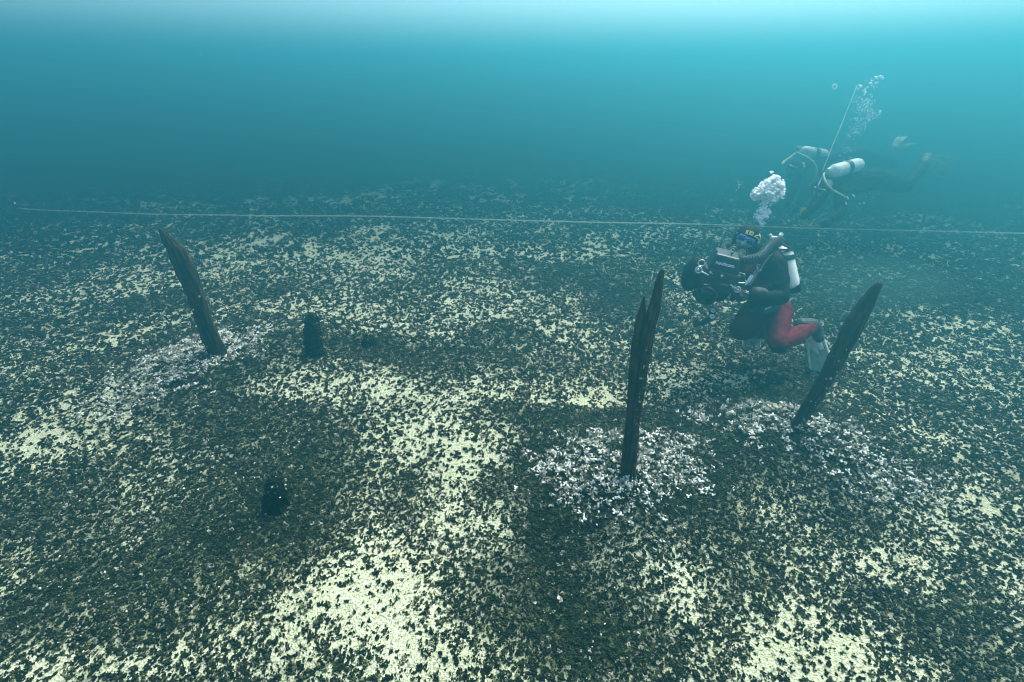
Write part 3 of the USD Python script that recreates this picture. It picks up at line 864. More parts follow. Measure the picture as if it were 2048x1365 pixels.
# boots and fins
add('boot', wrinkle(flesh([[(P(1604, 652, 4.70), .080), (anL, .074), (P(1633, 662, 4.74), .062)], [(P(1633, 662, 4.74), .06), (P(1638, 676, 4.72), .05)]], .016, 6), .006, 12, 2), 'rubber_grey', smooth=True)
add('boot', flesh([[(anR, .074), (anR + W(.3, -.8, -.3) * .1, .06)]], .016, 5), 'rubber_grey', smooth=True)
fin_parts(d1, B1, P(1633, 690, 4.80), W(.28, -.90, -.12), W(.8, .3, .75), .36, .15, .21)
fin_parts(d1, B1, P(1511, 656, 5.0), W(-.12, -.80, -.40), W(.95, .1, .1), .19, .12, .19)

# hood, mask
hood = trimesh.creation.icosphere(4, 1.0)
hv = np.array(hood.vertices)
keep = ~((hv[:, 2] > .60) & (hv[:, 1] < .34) & (np.abs(hv[:, 0]) < .62))
hood.update_faces(keep[hood.faces].all(1))
hv = hv[np.unique(hood.faces)]
hood.remove_unreferenced_vertices()
hv = hv * np.array([.114, .126, .122])
hv[:, 1] += .006
lower = hv[:, 1] < -.06
hv[lower, :2] *= np.array([1.05, 1.0])
hood.vertices = hv
hood = put(hood, HR, head)
hd = add('hood', hood, 'neoprene_black', smooth=True)
badge_R = frame(HR @ np.array([-.05, .62, .78]), hx)
rim = [cyl(np.array([a, b, .003]), np.array([c, d, .003]), .0022, 6) for a, b, c, d in [(-.034, -.017, .034, -.017), (.034, -.017, .034, .017), (.034, .017, -.034, .017), (-.034, .017, -.034, -.017)]]
tx = meshkit.text_mesh('K 01', .020, .004, True)
tx.apply_translation([-tx.bounds[:, 0].mean(), -.010, 0])
add('hood_badge', drape(finer(trimesh.util.concatenate(rim + [tx]), .02), head + HR[:, 1] * .006, .121, badge_R), 'print_yellow', hd)
em_R = frame(HR @ np.array([.72, .50, .50]), W(.9, -.35, -.2))
fish = [[(-.055, -.012), (-.02, .016), (.02, .020), (.052, -.006), (.050, -.045)], [(-.055, -.012), (-.025, -.008), (.005, -.010), (.028, -.026)], [(0, .02), (.004, .042), (.02, .03)], [(.02, .02), (.03, .04), (.042, .012)], [(.02, -.02), (.034, -.038), (.046, -.042)]]
fl = [tube([np.array([x, y, .002]) for x, y in c], .0034, 16, 6) for c in fish]
add('hood_emblem', drape(trimesh.util.concatenate(fl), head + HR[:, 1] * .006, .122, em_R), 'print_yellow', hd)


def H(x, y, z):
    return head + HR @ np.array([x, y, z])


def lens_loop(sx, grow=1.0, z=.118):
    pts = []
    for k in range(20):
        a = 2 * math.pi * k / 20
        x, y = .036 * grow * math.cos(a), .030 * grow * math.sin(a)
        y -= .012 * max(0, math.cos(a)) ** 2 * (1 if y < 0 else .2)
        xx = sx * (.041 + x)
        pts.append([xx, .010 + y - .006 * abs(xx) / .08, z - 2.2 * xx * xx])
    return pts


mk = add('mask', put(trimesh.util.concatenate([tube([np.array(q) for q in lens_loop(s) + lens_loop(s)[:1]], .0075, 60, 8) for s in (-1, 1)]), HR, head), 'silicone_clear', smooth=True)
add('mask_frame', put(trimesh.util.concatenate([tube([np.array(q) for q in lens_loop(s, 1.1, .126)[-1:] + lens_loop(s, 1.1, .126)[:10]], .0065, 40, 8) for s in (-1, 1)] + [cyl(np.array([-.016, .030, .127]), np.array([.016, .030, .127]), .007, 10)]), HR, head), 'mask_blue', mk, smooth=True)
for s in (-1, 1):
    loop = np.array(lens_loop(s, .98, .120))
    c = loop.mean(0)
    V = np.vstack([loop, c, loop - [0, 0, .004], c - [0, 0, .004]])
    n = len(loop)
    F = [[i, (i + 1) % n, n] for i in range(n)] + [[n + 1 + (i + 1) % n, n + 1 + i, 2 * n + 1] for i in range(n)]
    add('lens', put(trimesh.Trimesh(V, F, process=False), HR, head), 'lens_glass', mk)
    sk = [[(H(s * .02, .045, .085), .010), (H(s * .07, .03, .072), .012), (H(s * .088, -.005, .05), .012), (H(s * .07, -.034, .072), .011), (H(s * .03, -.044, .092), .009)]]
    add('skirt', flesh(sk, .012, 3, 8), 'silicone_clear', mk, smooth=True)
add('nose_pocket', flesh([[(H(0, .004, .112), .012), (H(0, -.028, .124), .019)], [(H(-.012, -.034, .116), .013), (H(.012, -.034, .116), .013)]], .008, 3, 10), 'silicone_clear', mk, smooth=True)
add('buckle', put(rbox(.026, .030, .022, .006), HR, H(.098, .006, .045)), 'plastic_white', mk)
add('buckle', put(rbox(.02, .024, .022, .005), HR, H(-.094, .016, .05)), 'plastic_white', mk)
add('strap', put(trimesh.creation.revolve(np.array([(.118, -.010), (.122, -.010), (.122, .010), (.118, .010), (.118, -.010)]), sections=48), frame(HR[:, 1], HR[:, 0]), head + HR[:, 1] * .01), 'plastic_black', mk, smooth=30)
# mouthpiece and breathing hoses
mp = H(0, -.085, .125)
add('mouthpiece', put(rbox(.10, .06, .07, .015), HR, mp), 'plastic_black')
add('breathing_hose', tube([mp + HR[:, 0] * .045, P(1497, 520, 4.34), P(1513, 517, 4.34), P(1530, 503, 4.42), P(1546, 487, 4.56), P(1556, 486, 4.70)], .041, 330, 14, ribs=40), 'rubber_grey', smooth=25)
add('breathing_hose', tube([mp - HR[:, 0] * .045, P(1452, 507, 4.46), P(1446, 497, 4.62), P(1466, 490, 4.80), P(1500, 498, 4.88)], .034, 200, 14, ribs=28), 'rubber_grey', smooth=25)
# harness
hs = add('harness', ribbon([P(1546, 505, 4.60), P(1530, 522, 4.46), P(1512, 546, 4.42), P(1497, 570, 4.41)], W(.8, .5, .3), .042, .006), 'webbing_grey', smooth=False)
add('strap_clip', put(rbox(.030, .075, .016, .005), frame(W(0, 0, 1), W(.86, -.5, 0)), P(1500, 558, 4.395)), 'plastic_white', hs)
add('strap_clip', put(rbox(.065, .05, .03, .01), frame(W(0, .2, 1), W(.9, .4, 0)), P(1487, 567, 4.385)), 'plastic_white', hs)
ring = trimesh.creation.torus(.032, .004, 20, 6)
add('ring', put(ring, frame(W(.5, .2, .8), W(1, 0, 0)), P(1518, 536, 4.43)), 'metal_silver', hs, smooth=True)
belt_c = P(1538, 612, 4.69)
add('weight_belt', ribbon([P(1506, 624, 4.56), P(1525, 622, 4.48), P(1550, 614, 4.50), P(1574, 600, 4.64), P(1580, 592, 4.80)], UPV, .05, .012), 'plastic_black', hs)
add('belt_buckle', put(rbox(.075, .05, .02, .008), frame(W(-.1, 0, 1), W(.97, .2, 0)), P(1508, 624, 4.545)), 'webbing_grey', hs)
add('belt_pouch', put(rbox(.15, .08, .05, .014), frame(W(.1, .25, 1), W(.93, .36, 0)), P(1535, 619, 4.475)), 'plastic_black', hs)
add('pouch_clip', put(rbox(.07, .014, .01, .004), frame(W(.1, .25, 1), W(.93, .36, 0)), P(1536, 616, 4.44)), 'metal_silver', hs)

# ------------------------------------------------------------------ the cylinder on his back
tz = P(1562, 487, 4.84) - P(1582, 577, 4.86)
tl = np.linalg.norm(tz)
tz /= tl
TR = frame(tz, RIGHT)
o1 = P(1580, 579, 4.86)
tk = thing('diving_cylinder', 'white rebreather cylinder on the back of the near diver in red', 'diving cylinder', o1)


def tadd(name, mesh, material, parent=None, smooth=35, **k):
    return obj(name, put(mesh, TR, np.zeros(3)) if k.pop('local', True) else shift(mesh, o1), material, parent or tk, smooth=smooth, **k)


tadd('bottle', bottle(.1, tl - .02), 'tank_white')
tadd('band', band(.1, tl * .62, tl * .72), 'plastic_black')
tadd('band', band(.1, tl * .80, tl * .83), 'plastic_black')
tadd('cover', rbox(.20, .14, .10, .03).apply_translation([.0, .02, .0]), 'neoprene_black')
vv = tadd('valve', trimesh.creation.cylinder(.022, .06, sections=16).apply_translation([0, 0, tl + .03]), 'metal_silver')
tadd('valve_knob', put(trimesh.creation.cylinder(.02, .03, sections=14), frame(W(.6, .8, 0), RIGHT), P(1562, 470, 4.80)), 'plastic_white', vv, local=False)
tadd('valve_knob', put(trimesh.creation.cylinder(.014, .024, sections=14), frame(W(-.6, .8, 0), RIGHT), P(1541, 471, 4.80)), 'plastic_white', vv, local=False)
tadd('manifold', tube([P(1540, 476, 4.80), P(1549, 475, 4.80), P(1560, 478, 4.81), P(1566, 484, 4.82)], .012, 20, 8), 'metal_silver', vv, local=False)
tadd('hose', tube([P(1562, 476, 4.80), P(1574, 486, 4.76), P(1580, 495, 4.76), P(1570, 500, 4.74), P(1553, 498, 4.66)], .011, 40, 8), 'plastic_black', local=False)
tadd('hose', tube([P(1556, 480, 4.78), P(1570, 492, 4.72), P(1583, 500, 4.80), P(1584, 520, 4.84)], .011, 40, 8), 'plastic_black', local=False)
tadd('side_valve', put(rbox(.07, .12, .07, .02), TR, P(1568, 517, 4.74)), 'rubber_grey', local=False)
tadd('side_clip', put(rbox(.03, .09, .03, .008), frame(W(0, 0, 1), W(.6, .8, 0)), P(1572, 598, 4.74)), 'metal_silver', local=False)

# ------------------------------------------------------------------ camera housing
CR = frame(W(-.30, -.38, .86), W(.95, -.29, .2))
co = P(1437, 556, 4.28)
ch = thing('camera_housing', 'big black underwater camera housing with white lettering, held by the near diver', 'camera', co)


def C(x, y, z):
    return CR @ np.array([x, y, z])


def cadd(name, mesh, material, parent=None, smooth=35, **k):
    return obj(name, put(mesh, CR, np.zeros(3)), material, parent or ch, smooth=smooth, **k)


cb = cadd('housing_body', rbox(.33, .19, .24, .035), 'plastic_black')
hullpts = [ball((sx * (.115 if y < .14 else .085), y, z), .02, 8) for sx in (-1, 1) for y, z in ((.09, -.12), (.09, .09), (.22, -.10), (.20, .06))]
q = m3.Manifold.batch_hull(hullpts).to_mesh()
top = trimesh.Trimesh(np.array(q.vert_properties[:, :3]), np.array(q.tri_verts))
tp = cadd('top_box', top, 'plastic_black')
slope = frame(np.array([0, .26, .965]), np.array([1.0, 0, 0]))
tx = meshkit.text_mesh('nauticam', .027, .004, True)
tx.apply_translation([-tx.bounds[:, 0].mean(), -.012, .001])
cadd('lettering', put(tx, slope, np.array([-.005, .150, .0955])), 'print_white', tp)
cadd('window', put(rbox(.11, .035, .012, .005), slope, np.array([.045, .195, .078])), 'rubber_grey', tp)
port_c, port_n = np.array([-.055, -.125, .06]), np.array([-.12, -.35, .93])
PR = frame(port_n, np.array([1.0, 0, 0]))
pt = cadd('port', put(trimesh.creation.revolve(np.array([(.085, -.06), (.096, -.05), (.096, .075), (.090, .088), (.078, .088), (.078, .02), (.0, .02), (0, -.06)]), sections=40), PR, port_c), 'plastic_black')
cadd('port_ring', put(trimesh.creation.torus(.088, .008, 40, 10).apply_translation([0, 0, .084]), PR, port_c), 'rubber_grey', pt, smooth=True)
dm = trimesh.creation.icosphere(3, .085)
dm.update_faces((np.array(dm.vertices)[:, 2] > .0)[dm.faces].all(1))
dm.remove_unreferenced_vertices()
dm.vertices = np.array(dm.vertices) * np.array([.92, .92, .55]) + np.array([0, 0, .075])
cadd('dome_glass', put(dm, PR, port_c), 'lens_glass', pt, smooth=True)
cadd('lens_barrel', put(trimesh.creation.cylinder(.045, .05, sections=28).apply_translation([0, 0, .045]), PR, port_c), 'plastic_black', pt)
fl_ = trimesh.creation.icosphere(3, 1.0)
fl_.apply_scale([.095, .165, .13])
cadd('strobe', put(fl_, np.eye(3), np.array([-.215, -.03, -.03])), 'neoprene_black', smooth=True)
for s in (-1, 1):
    hdl = cadd('handle', flesh([[(np.array([s * .185, -.09, .03]), .024), (np.array([s * .20, 0, .05]), .026), (np.array([s * .185, .08, .03]), .022)], [(np.array([s * .15, .08, .0]), .016), (np.array([s * .185, .08, .03]), .02)], [(np.array([s * .15, -.09, 0]), .016), (np.array([s * .185, -.09, .03]), .02)]], .012, 3, 8), 'plastic_black', smooth=True)
rc = np.random.default_rng(8)
for x, y, z, r in [(-.10, .06, .125, .008), (-.05, .065, .128, .006), (.0, .055, .128, .010), (.06, .06, .126, .006), (.10, .03, .126, .009), (.12, -.02, .126, .007), (.02, .015, .127, .006), (-.02, -.03, .127, .007), (.075, -.05, .127, .006), (-.12, .02, .124, .009), (-.10, .225, .02, .010), (.03, .238, .0, .009), (-.07, .01, .126, .012), (.03, -.06, .126, .010)]:
    kn = trimesh.creation.cylinder(r, .018, sections=14).apply_translation([x, y, z])
    if rc.random() < .5:
        kn = trimesh.util.concatenate([kn, put(rbox(.028, .006, .006, .002).apply_translation([.014, 0, .008]), trimesh.transformations.rotation_matrix(rc.uniform(0, 6), [0, 0, 1])[:3, :3], np.array([x, y, z]))])
    cadd('knob', kn, ['metal_silver', 'rubber_grey', 'plastic_black', 'rubber_grey'][int(rc.integers(0, 4))])
cl = cadd('clamp', trimesh.util.concatenate([trimesh.creation.torus(.026, .007, 20, 8).apply_translation([-.20, .055, .13]), trimesh.creation.torus(.028, .005, 20, 8).apply_translation([-.195, .115, .11]), cyl(np.array([-.18, .05, .135]), np.array([-.105, .03, .13]), .008, 8), cyl(np.array([-.215, .06, .135]), np.array([-.20, .05, .135]), .016, 8)]), 'metal_silver', smooth=True)
cadd('clamp', trimesh.util.concatenate([trimesh.creation.torus(.024, .006, 20, 8).apply_translation([.165, -.03, .12]), cyl(np.array([.09, -.0, .13]), np.array([.15, -.025, .125]), .007, 8), cyl(np.array([.165, -.03, .12]), np.array([.165, -.03, .135]), .012, 10), cyl(np.array([.15, .03, .12]), np.array([.20, .04, .11]), .006, 8)]), 'metal_silver', smooth=True)
cadd('label_plate', rbox(.075, .018, .008, .003).apply_translation([.045, -.015, .123]), 'webbing_grey')
cadd('catch', trimesh.util.concatenate([rbox(.06, .012, .01, .003).apply_translation([-.085, -.055, .128]), rbox(.012, .07, .01, .003).apply_translation([-.11, -.085, .12])]), 'metal_silver')

# ------------------------------------------------------------------ pressure gauges hanging below the camera
go = P(1424, 628, 4.42)
gg = thing('gauge_console', 'hanging dive gauges with two small white round dials below the camera', 'gauge', go)
GR = frame(W(-.1, .25, 1), RIGHT)
con = flesh([[(P(1425, 622, 4.44), .034), (P(1424, 636, 4.44), .034), (P(1404, 646, 4.46), .024), (P(1391, 649, 4.46), .030)]], .014, 3, 10)
obj('console', shift(con, go), 'plastic_black', gg, smooth=True)
for px, py, r, mt in [(1425.5, 621.5, .026, 'gauge_face'), (1424, 633.5, .026, 'print_white'), (1391.5, 648, .026, 'rubber_grey')]:
    c = P(px, py, 4.405 if px > 1400 else 4.43)
    g_ = obj('dial', shift(put(trimesh.creation.cylinder(r, .012, sections=24), GR, c), go), mt, gg)
    obj('needle', shift(put(trimesh.util.concatenate([rbox(.003, r * 1.2, .003, .001).apply_translation([.002, .002, .008]), rbox(r, .003, .003, .001).apply_translation([-.004, -.004, .008])]), GR, c), go), 'print_dark', g_)
    obj('bezel', shift(put(trimesh.creation.torus(r * 1.05, .004, 24, 8), GR, c + GR[:, 2] * .005), go), 'plastic_black', g_, smooth=True)
obj('hose', shift(tube([P(1426, 618, 4.46), P(1452, 612, 4.50), P(1490, 618, 4.52), P(1520, 610, 4.60)], .008, 40, 8), go), 'plastic_black', gg, smooth=True)
# ================================================================== the two divers at work in the blue behind
def far_diver(label, J, base_px, tank_label, tank, tank_r, fins, hoses, extra=None):
    """J: joints as (px, py, depth). tank: foot and neck of the cylinder."""
    q = {k: P(*v) for k, v in J.items()}
    base = q['chest']
    t = thing('person', label, 'person', base)
    k = .85
    up = W(0, 1, .2)
    chains = [[(q['neck'], .06), (q['head'], .095)], [(q['head'], .10), (q['head'] + (q['face'] - q['head']) * .25, .07)], [(q['neck'], .06), (q['chest'], .14 * k), (q['pelvis'], .14 * k)],
              [(q['shL'], .075 * k), (q['chest'], .14 * k), (q['shR'], .075 * k)]]
    for s in 'LR':
        chains += [[(q['sh' + s], .075 * k), (q['el' + s], .055 * k), (q['wr' + s], .04 * k)], [(q['pelvis'], .13 * k), (q['kn' + s], .085 * k), (q['an' + s], .055 * k)]]
        f = q['wr' + s] - q['el' + s]
        chains += [[(p, r * .8) for p, r in c] for c in hand_chains(q['wr' + s], f, W(.3, .3, .9), 1.0, .5, s == 'L')]
    obj('body', shift(flesh(chains, .025, 7), base), 'skin', t, smooth=True)
    st = [[(q['neck'], .08), (q['chest'], .165), ((q['chest'] + q['pelvis']) / 2, .16), (q['pelvis'], .165)], [(q['shL'], .095), (q['chest'], .16), (q['shR'], .095)]]
    for s in 'LR':
        st += [[(q['sh' + s], .095), (q['el' + s], .078), (q['wr' + s], .055)], [(q['pelvis'], .15), ((q['pelvis'] + q['kn' + s]) / 2, .125), (q['kn' + s], .10), (q['an' + s], .075)]]
    obj('suit', shift(wrinkle(flesh(st, .024, 9), .012, 8, 5), base), 'neoprene_black', t, smooth=True)
    hd = trimesh.creation.icosphere(3, .122)
    obj('hood', shift(put(hd, np.eye(3), q['head']), base), 'neoprene_black', t, smooth=True)
    fn = q['face'] - q['head']
    FR = frame(fn, W(.6, -.5, .4))
    m = obj('mask', shift(put(rbox(.19, .12, .08, .03), FR, q['head'] + FR[:, 2] * .10 + FR[:, 1] * .02), base), 'plastic_black', t, smooth=True)
    obj('lens', shift(put(rbox(.14, .07, .012, .005), FR, q['head'] + FR[:, 2] * .134 + FR[:, 1] * .02), base), 'silicone_clear', m, smooth=True)
    obj('regulator', shift(flesh([[(q['head'] + FR[:, 2] * .12 - FR[:, 1] * .06, .045), (q['head'] + FR[:, 2] * .15 - FR[:, 1] * .065, .04)]], .015, 2), base), 'plastic_black', t, smooth=True)
    for s in 'LR':
        f = (q['wr' + s] - q['el' + s])
        obj('glove', shift(flesh([[(p, r * 1.1) for p, r in c] for c in hand_chains(q['wr' + s], f, W(.3, .3, .9), 1.05, .5, s == 'L')], .012, 3, 8), base), 'glove_black', t, smooth=True)
        an, kn = q['an' + s], q['kn' + s]
        dd = (an - kn) / np.linalg.norm(an - kn)
        obj('boot', shift(flesh([[(an - dd * .06, .082), (an + dd * .05, .07)]], .02, 4), base), 'rubber_grey', t, smooth=True)
    # buoyancy wing under the cylinder and its straps
    ax = q['pelvis'] - q['chest']
    ax /= np.linalg.norm(ax)
    nb = P(*tank[0]) / 2 + P(*tank[1]) / 2 - (q['chest'] + q['pelvis']) / 2
    nb /= np.linalg.norm(nb)
    obj('buoyancy_jacket', shift(wrinkle(flesh([[(q['chest'] + nb * .06, .15), ((q['chest'] + q['pelvis']) / 2 + nb * .07, .165), (q['pelvis'] + nb * .04, .14)]], .024, 6), .012, 9, 9), base), 'neoprene_dark', t, smooth=True)
    for (a, al, ac, ln, w0, w1) in fins:
        fin_parts(t, base, P(*a), W(*al), W(*ac), ln, w0, w1, 'hose_pale', 'fin_blade')
    for pts, r in (extra or []):
        obj('strap', shift(tube([P(*p) for p in pts], r, 30, 8), base), 'hose_pale', t, smooth=True)
    # the cylinder
    foot, neckp = P(*tank[0]), P(*tank[1])
    z = neckp - foot
    ln = np.linalg.norm(z)
    R = frame(z / ln, UPV)
    c = thing('diving_cylinder', tank_label, 'diving cylinder', foot)
    obj('bottle', put(bottle(tank_r, ln), R, np.zeros(3)), 'tank_white', c, smooth=35)
    obj('band', put(band(tank_r, ln * .42, ln * .54), R, np.zeros(3)), 'plastic_black', c, smooth=35)
    v = obj('valve', put(trimesh.creation.cylinder(.024, .08, sections=14).apply_translation([0, 0, ln + .06]), R, np.zeros(3)), 'metal_silver', c, smooth=35)
    obj('valve_knob', put(trimesh.creation.cylinder(.022, .05, sections=14), frame(R[:, 1], R[:, 0]), R @ np.array([0, .06, ln + .07])), 'plastic_black', v, smooth=35)
    obj('first_stage', put(rbox(.06, .06, .09, .015), R, R @ np.array([.03, -.04, ln + .07])), 'metal_silver', v, smooth=35)
    for pts, r, mt in hoses:
        obj('hose', shift(tube([P(*p) for p in pts], r, 50, 8), foot), mt, c, smooth=True)
    return t, c, R, ln, foot


t2, c2, R2, l2, f2 = far_diver(
    'hazy diver carrying the larger white cylinder, stretched level with fins to the right',
    dict(head=(1640, 378, 6.75), face=(1628, 400, 6.65), neck=(1660, 366, 6.85), chest=(1690, 368, 7.0), pelvis=(1752, 360, 7.3), shL=(1682, 385, 6.85), elL=(1682, 425, 6.75), wrL=(1662, 440, 6.62), shR=(1662, 362, 7.15), elR=(1635, 405, 7.05), wrR=(1618, 425, 6.85),
         knL=(1812, 374, 7.4), anL=(1850, 326, 7.7), knR=(1806, 366, 7.7), anR=(1856, 318, 8.0)), None,
    'larger white cylinder with dark band, on the right hand hazy diver', ((1720, 329, 6.95), (1660, 345, 6.75)), .098,
    [((1860, 328, 7.85), (.95, -.2, -.3), (.3, .5, .8), .42, .14, .22), ((1866, 318, 8.15), (.97, -.1, -.2), (.2, .5, .85), .42, .14, .22)],
    [([(1652, 347, 6.7), (1650, 362, 6.55), (1660, 376, 6.5), (1678, 388, 6.52), (1690, 396, 6.6)], .014, 'hose_pale'), ([(1648, 346, 6.7), (1642, 360, 6.6), (1634, 380, 6.5), (1632, 395, 6.55)], .012, 'plastic_black'),
     ([(1700, 375, 6.75), (1718, 378, 6.7), (1735, 388, 6.7), (1738, 398, 6.7)], .008, 'rubber_grey')])
for px, py, a, b, rot in [(1707, 392, .018, .055, .5), (1692, 408, .018, .055, 0.1), (1719, 408, .02, .02, 0), (1728, 407, .02, .02, 0), (1695, 396, .02, .045, .1)]:
    obj('harness_clip', shift(put(rbox(a, b, .015, .005), frame(W(0, .2, 1), W(math.cos(rot), math.sin(rot), 0)), P(px, py, 6.68)), P(1690, 368, 7.0)), 'metal_silver', t2)
far_diver(
    'farther hazy diver with the smaller white cylinder, behind the other one, head to the left',
    dict(head=(1590, 336, 7.9), face=(1572, 352, 7.8), neck=(1606, 332, 8.0), chest=(1632, 335, 8.15), pelvis=(1720, 312, 8.5), shL=(1622, 350, 8.0), elL=(1612, 385, 7.9), wrL=(1598, 410, 7.8), shR=(1610, 326, 8.3), elR=(1590, 372, 8.2), wrR=(1580, 400, 8.0),
         knL=(1784, 326, 8.4), anL=(1788, 294, 8.8), knR=(1790, 322, 8.9), anR=(1802, 298, 9.2)), None,
    'smaller white cylinder of the farther hazy diver, left of the rope', ((1652, 312, 8.15), (1600, 303, 8.0)), .098,
    [((1794, 287, 8.7), (.55, .8, -.1), (.55, -.25, .8), .22, .12, .17), ((1806, 293, 9.2), (.9, .42, .0), (.2, -.35, .9), .26, .12, .18)],
    [([(1597, 304, 7.95), (1612, 314, 7.7), (1630, 330, 7.6), (1632, 352, 7.6), (1618, 372, 7.7)], .014, 'hose_pale'), ([(1594, 303, 7.95), (1580, 316, 7.9), (1568, 324, 7.8), (1565, 330, 7.7)], .022, 'hose_pale')])

# ------------------------------------------------------------------ slate, rope, tape
so = P(1608, 434, 6.9)
sl = thing('measuring_board', 'yellowish upright board dangling left of the hazy divers above the tape', 'board', so)
SR = frame(W(-.1, .1, 1), W(1, .06, 0))
obj('plate', put(rbox(.088, .275, .016, .005), SR, np.zeros(3)), 'plate_yellow', sl, smooth=35)
obj('handle', put(rbox(.016, .16, .02, .006).apply_translation([.056, -.01, .002]), SR, np.zeros(3)), 'rubber_grey', sl, smooth=35)
obj('cord', shift(tube([P(1611, 441, 6.88), P(1632, 441, 6.8), P(1640, 434, 6.75), P(1655, 428, 6.7)], .006, 30, 6), so), 'hose_pale', sl, smooth=True)
ro = P(1645, 342, 6.75)
obj('rope', tube([P(1645, 343, 6.75), P(1668, 285, 7.0), P(1690, 232, 7.3), P(1706, 192, 7.5), P(1715, 170, 7.7)], .0038, 60, 8), 'hose_pale', smooth=True, label='thin pale rope rising from the hazy divers into the bright water', category='rope')
tp_px = [(40, 417), (100, 421), (200, 424.5), (320, 429), (420, 430), (500, 431.5), (620, 432), (750, 433), (860, 436), (1000, 440), (1200, 445), (1320, 447), (1440, 450), (1600, 456), (1800, 461), (1930, 464), (2120, 469)]
rt = np.random.default_rng(4)
tps = []
for px, py in tp_px:
    b_ = onplane(px, py, .10)
    tps.append(b_)
obj('measuring_tape', ribbon(tps, np.array([0, .8, 1.0]), .026, .002, 220), 'tape_white', label='thin white measuring tape stretched across the whole bed behind the posts', category='tape')

# ------------------------------------------------------------------ bubbles
bub = trimesh.creation.icosphere(2, 1.0)
flatb = bub.copy()
flatb.apply_scale([1.25, 1.1, .7])


def plume(label, lobes, seed):
    """lobes: px, py, radius in px, depth, count, bubble radius range."""
    g = np.random.default_rng(seed)
    ps, ss = [], []
    for px, py, rr, d, n, lo, hi in lobes:
        c = P(px, py, d)
        R = rr * d / FPX
        v = g.normal(size=(n, 3))
        v /= np.linalg.norm(v, axis=1, keepdims=True)
        p = c + v * R * (g.uniform(0, 1, (n, 1)) ** .45) * np.array([1, 1, .9])
        ps.append(p)
        ss.append(lo + (hi - lo) * g.uniform(0, 1, n) ** 3)
    p, s_ = np.vstack(ps), np.concatenate(ss)
    n = len(p)
    data(scatter(numbered('/World', 'bubbles'), [('round_bubble', bub), ('flat_bubble', flatb)], 'bubble_skin', g.integers(0, 2, n), p, s_, yaw_quats(g.uniform(0, 6, n), g.normal(0, .5, n), g.normal(0, .5, n))), label=label, category='bubbles', kind='stuff')


plume('dense white cloud of bubbles rising above the head of the near diver',
      [(1545, 372, 21, 4.66, 300, .005, .024), (1530, 383, 21, 4.66, 260, .005, .022), (1556, 384, 15, 4.66, 150, .005, .020), (1513, 390, 13, 4.66, 110, .005, .018), (1540, 397, 17, 4.66, 150, .005, .018),
       (1526, 412, 8, 4.66, 45, .004, .012), (1524, 428, 14, 4.66, 100, .004, .015), (1532, 425, 10, 4.66, 60, .004, .014), (1516, 435, 10, 4.66, 50, .004, .013), (1524, 448, 8, 4.66, 30, .004, .012), (1478, 368, 14, 4.66, 9, .004, .010), (1545, 356, 14, 4.66, 14, .008, .026), (1562, 392, 8, 4.66, 16, .006, .016)], 3)
plume('faint column of bubbles rising from the hazy divers beside the rope',
      [(1735, 172, 18, 7.6, 26, .008, .026), (1752, 165, 12, 7.6, 12, .012, .036), (1725, 205, 22, 7.5, 200, .004, .012), (1735, 225, 24, 7.4, 240, .003, .010), (1718, 245, 20, 7.4, 170, .003, .010), (1710, 265, 17, 7.3, 90, .003, .010), (1700, 290, 15, 7.3, 40, .003, .010), (1690, 315, 14, 7.2, 26, .003, .010), (1755, 228, 18, 7.4, 10, .006, .020)], 4)
ring_ = trimesh.creation.torus(.030, .013, 24, 10)
rg = obj('bubble_ring', put(ring_, frame(W(0, -.3, 1), RIGHT), P(1669, 174, 7.2)), 'bubble_skin', smooth=True, label='single ring shaped bubble left of the faint bubble column', category='bubble')

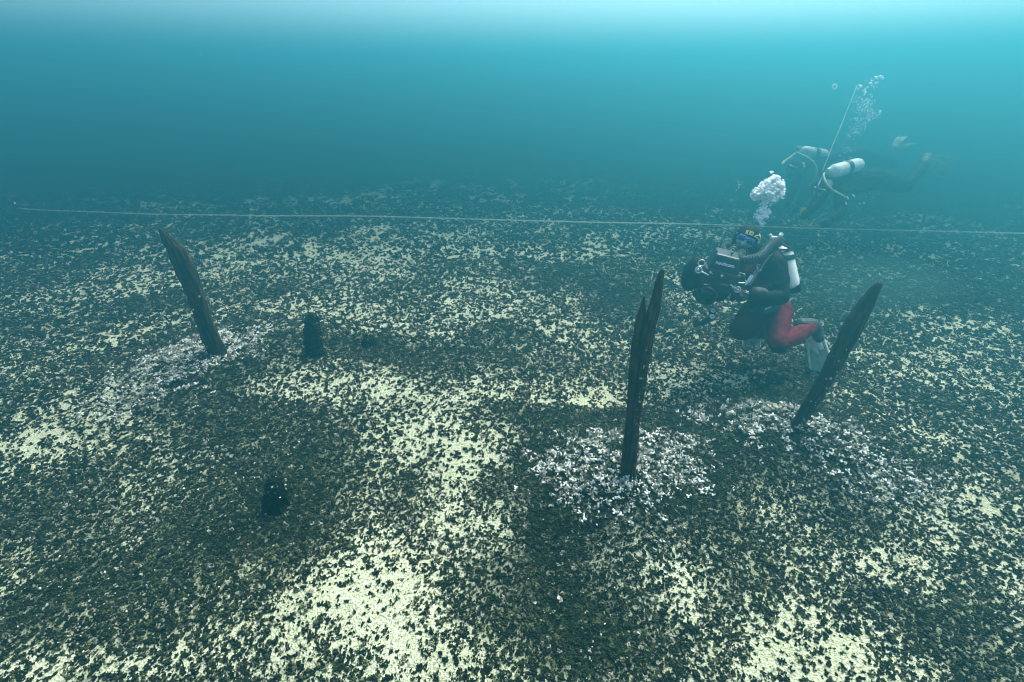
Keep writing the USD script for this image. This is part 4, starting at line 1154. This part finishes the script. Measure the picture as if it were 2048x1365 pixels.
# ------------------------------------------------------------------ stirred up silt
mat(stage, L + 'silt_haze', {'v': ('principled_volume', {'color': (0.20, 0.46, 0.38), 'density': 0.11, 'anisotropy': 0.3})}, [], volume='v.volume')
sc = UsdGeom.Xform.Define(stage, numbered('/World', 'silt_cloud'))
data(sc.GetPrim(), label='soft greenish silt cloud hanging behind the near diver and the right post', category='silt', kind='stuff')
for k in range(2):
    e = trimesh.creation.icosphere(4, 1.0)
    e = wrinkle(e, .30, 1.3, 50 + k)
    g = 1 - .26 * k
    e.apply_scale([1.25 * g, .8 * g, .42 * g])
    e.apply_translation(P(1715 + 12 * k, 585 - 8 * k, 6.3) + np.array([0, 0, .12]))
    obj('silt', e, 'silt_haze', sc.GetPrim(), smooth=True)

sc = UsdGeom.Xform.Define(stage, numbered('/World', 'silt_cloud'))
data(sc.GetPrim(), label='wide blue murk of stirred silt round the two hazy divers', category='silt', kind='stuff')
mat(stage, L + 'bank_haze', {'v': ('principled_volume', {'color': (0.04, 0.275, 0.338), 'density': 0.13, 'anisotropy': 0.7})}, [], volume='v.volume')
mat(stage, L + 'murk_haze', {'v': ('principled_volume', {'color': (0.04, 0.275, 0.338), 'density': 0.12, 'anisotropy': 0.7})}, [], volume='v.volume')
for k in range(2):
    e = wrinkle(trimesh.creation.icosphere(4, 1.0), .2, 1.1, 70 + k)
    g = 1 - .25 * k
    e.apply_scale([3.6 * g, 1.9 * g, 1.5 * g])
    e.apply_translation(P(1730, 350, 7.6))
    obj('silt', e, 'murk_haze', sc.GetPrim(), smooth=True)

sc = UsdGeom.Xform.Define(stage, numbered('/World', 'silt_cloud'))
data(sc.GetPrim(), label='bank of blue murky water beyond the tape that swallows the far bed', category='silt', kind='stuff')
for k in range(2):
    e = trimesh.creation.icosphere(5, 1.0)
    e.apply_scale([40 - 1.5 * k, 17.0 - 2.2 * k, 2.6 - .15 * k])
    e.apply_translation([0, 24 + .6 * k, .9])
    obj('murk', e, 'bank_haze', sc.GetPrim(), smooth=True)
g = np.random.default_rng(66)
n = 420
dd = g.uniform(.8, 6.5, n)
sp = np.array([P(a, b, c) for a, b, c in zip(g.uniform(-60, 2110, n), g.uniform(-20, 1380, n), dd)])
sp = sp[sp[:, 2] > .25]
n = len(sp)
data(scatter('/World/drifting_specks', [('speck', trimesh.creation.icosphere(1, 1.0))], 'white_shell', np.zeros(n, int), sp, g.choice([.0007, .0011, .0016], n, p=[.6, .3, .1]), yaw_quats(np.zeros(n), np.zeros(n), np.zeros(n))), label='tiny pale specks drifting in the water', category='specks', kind='stuff')
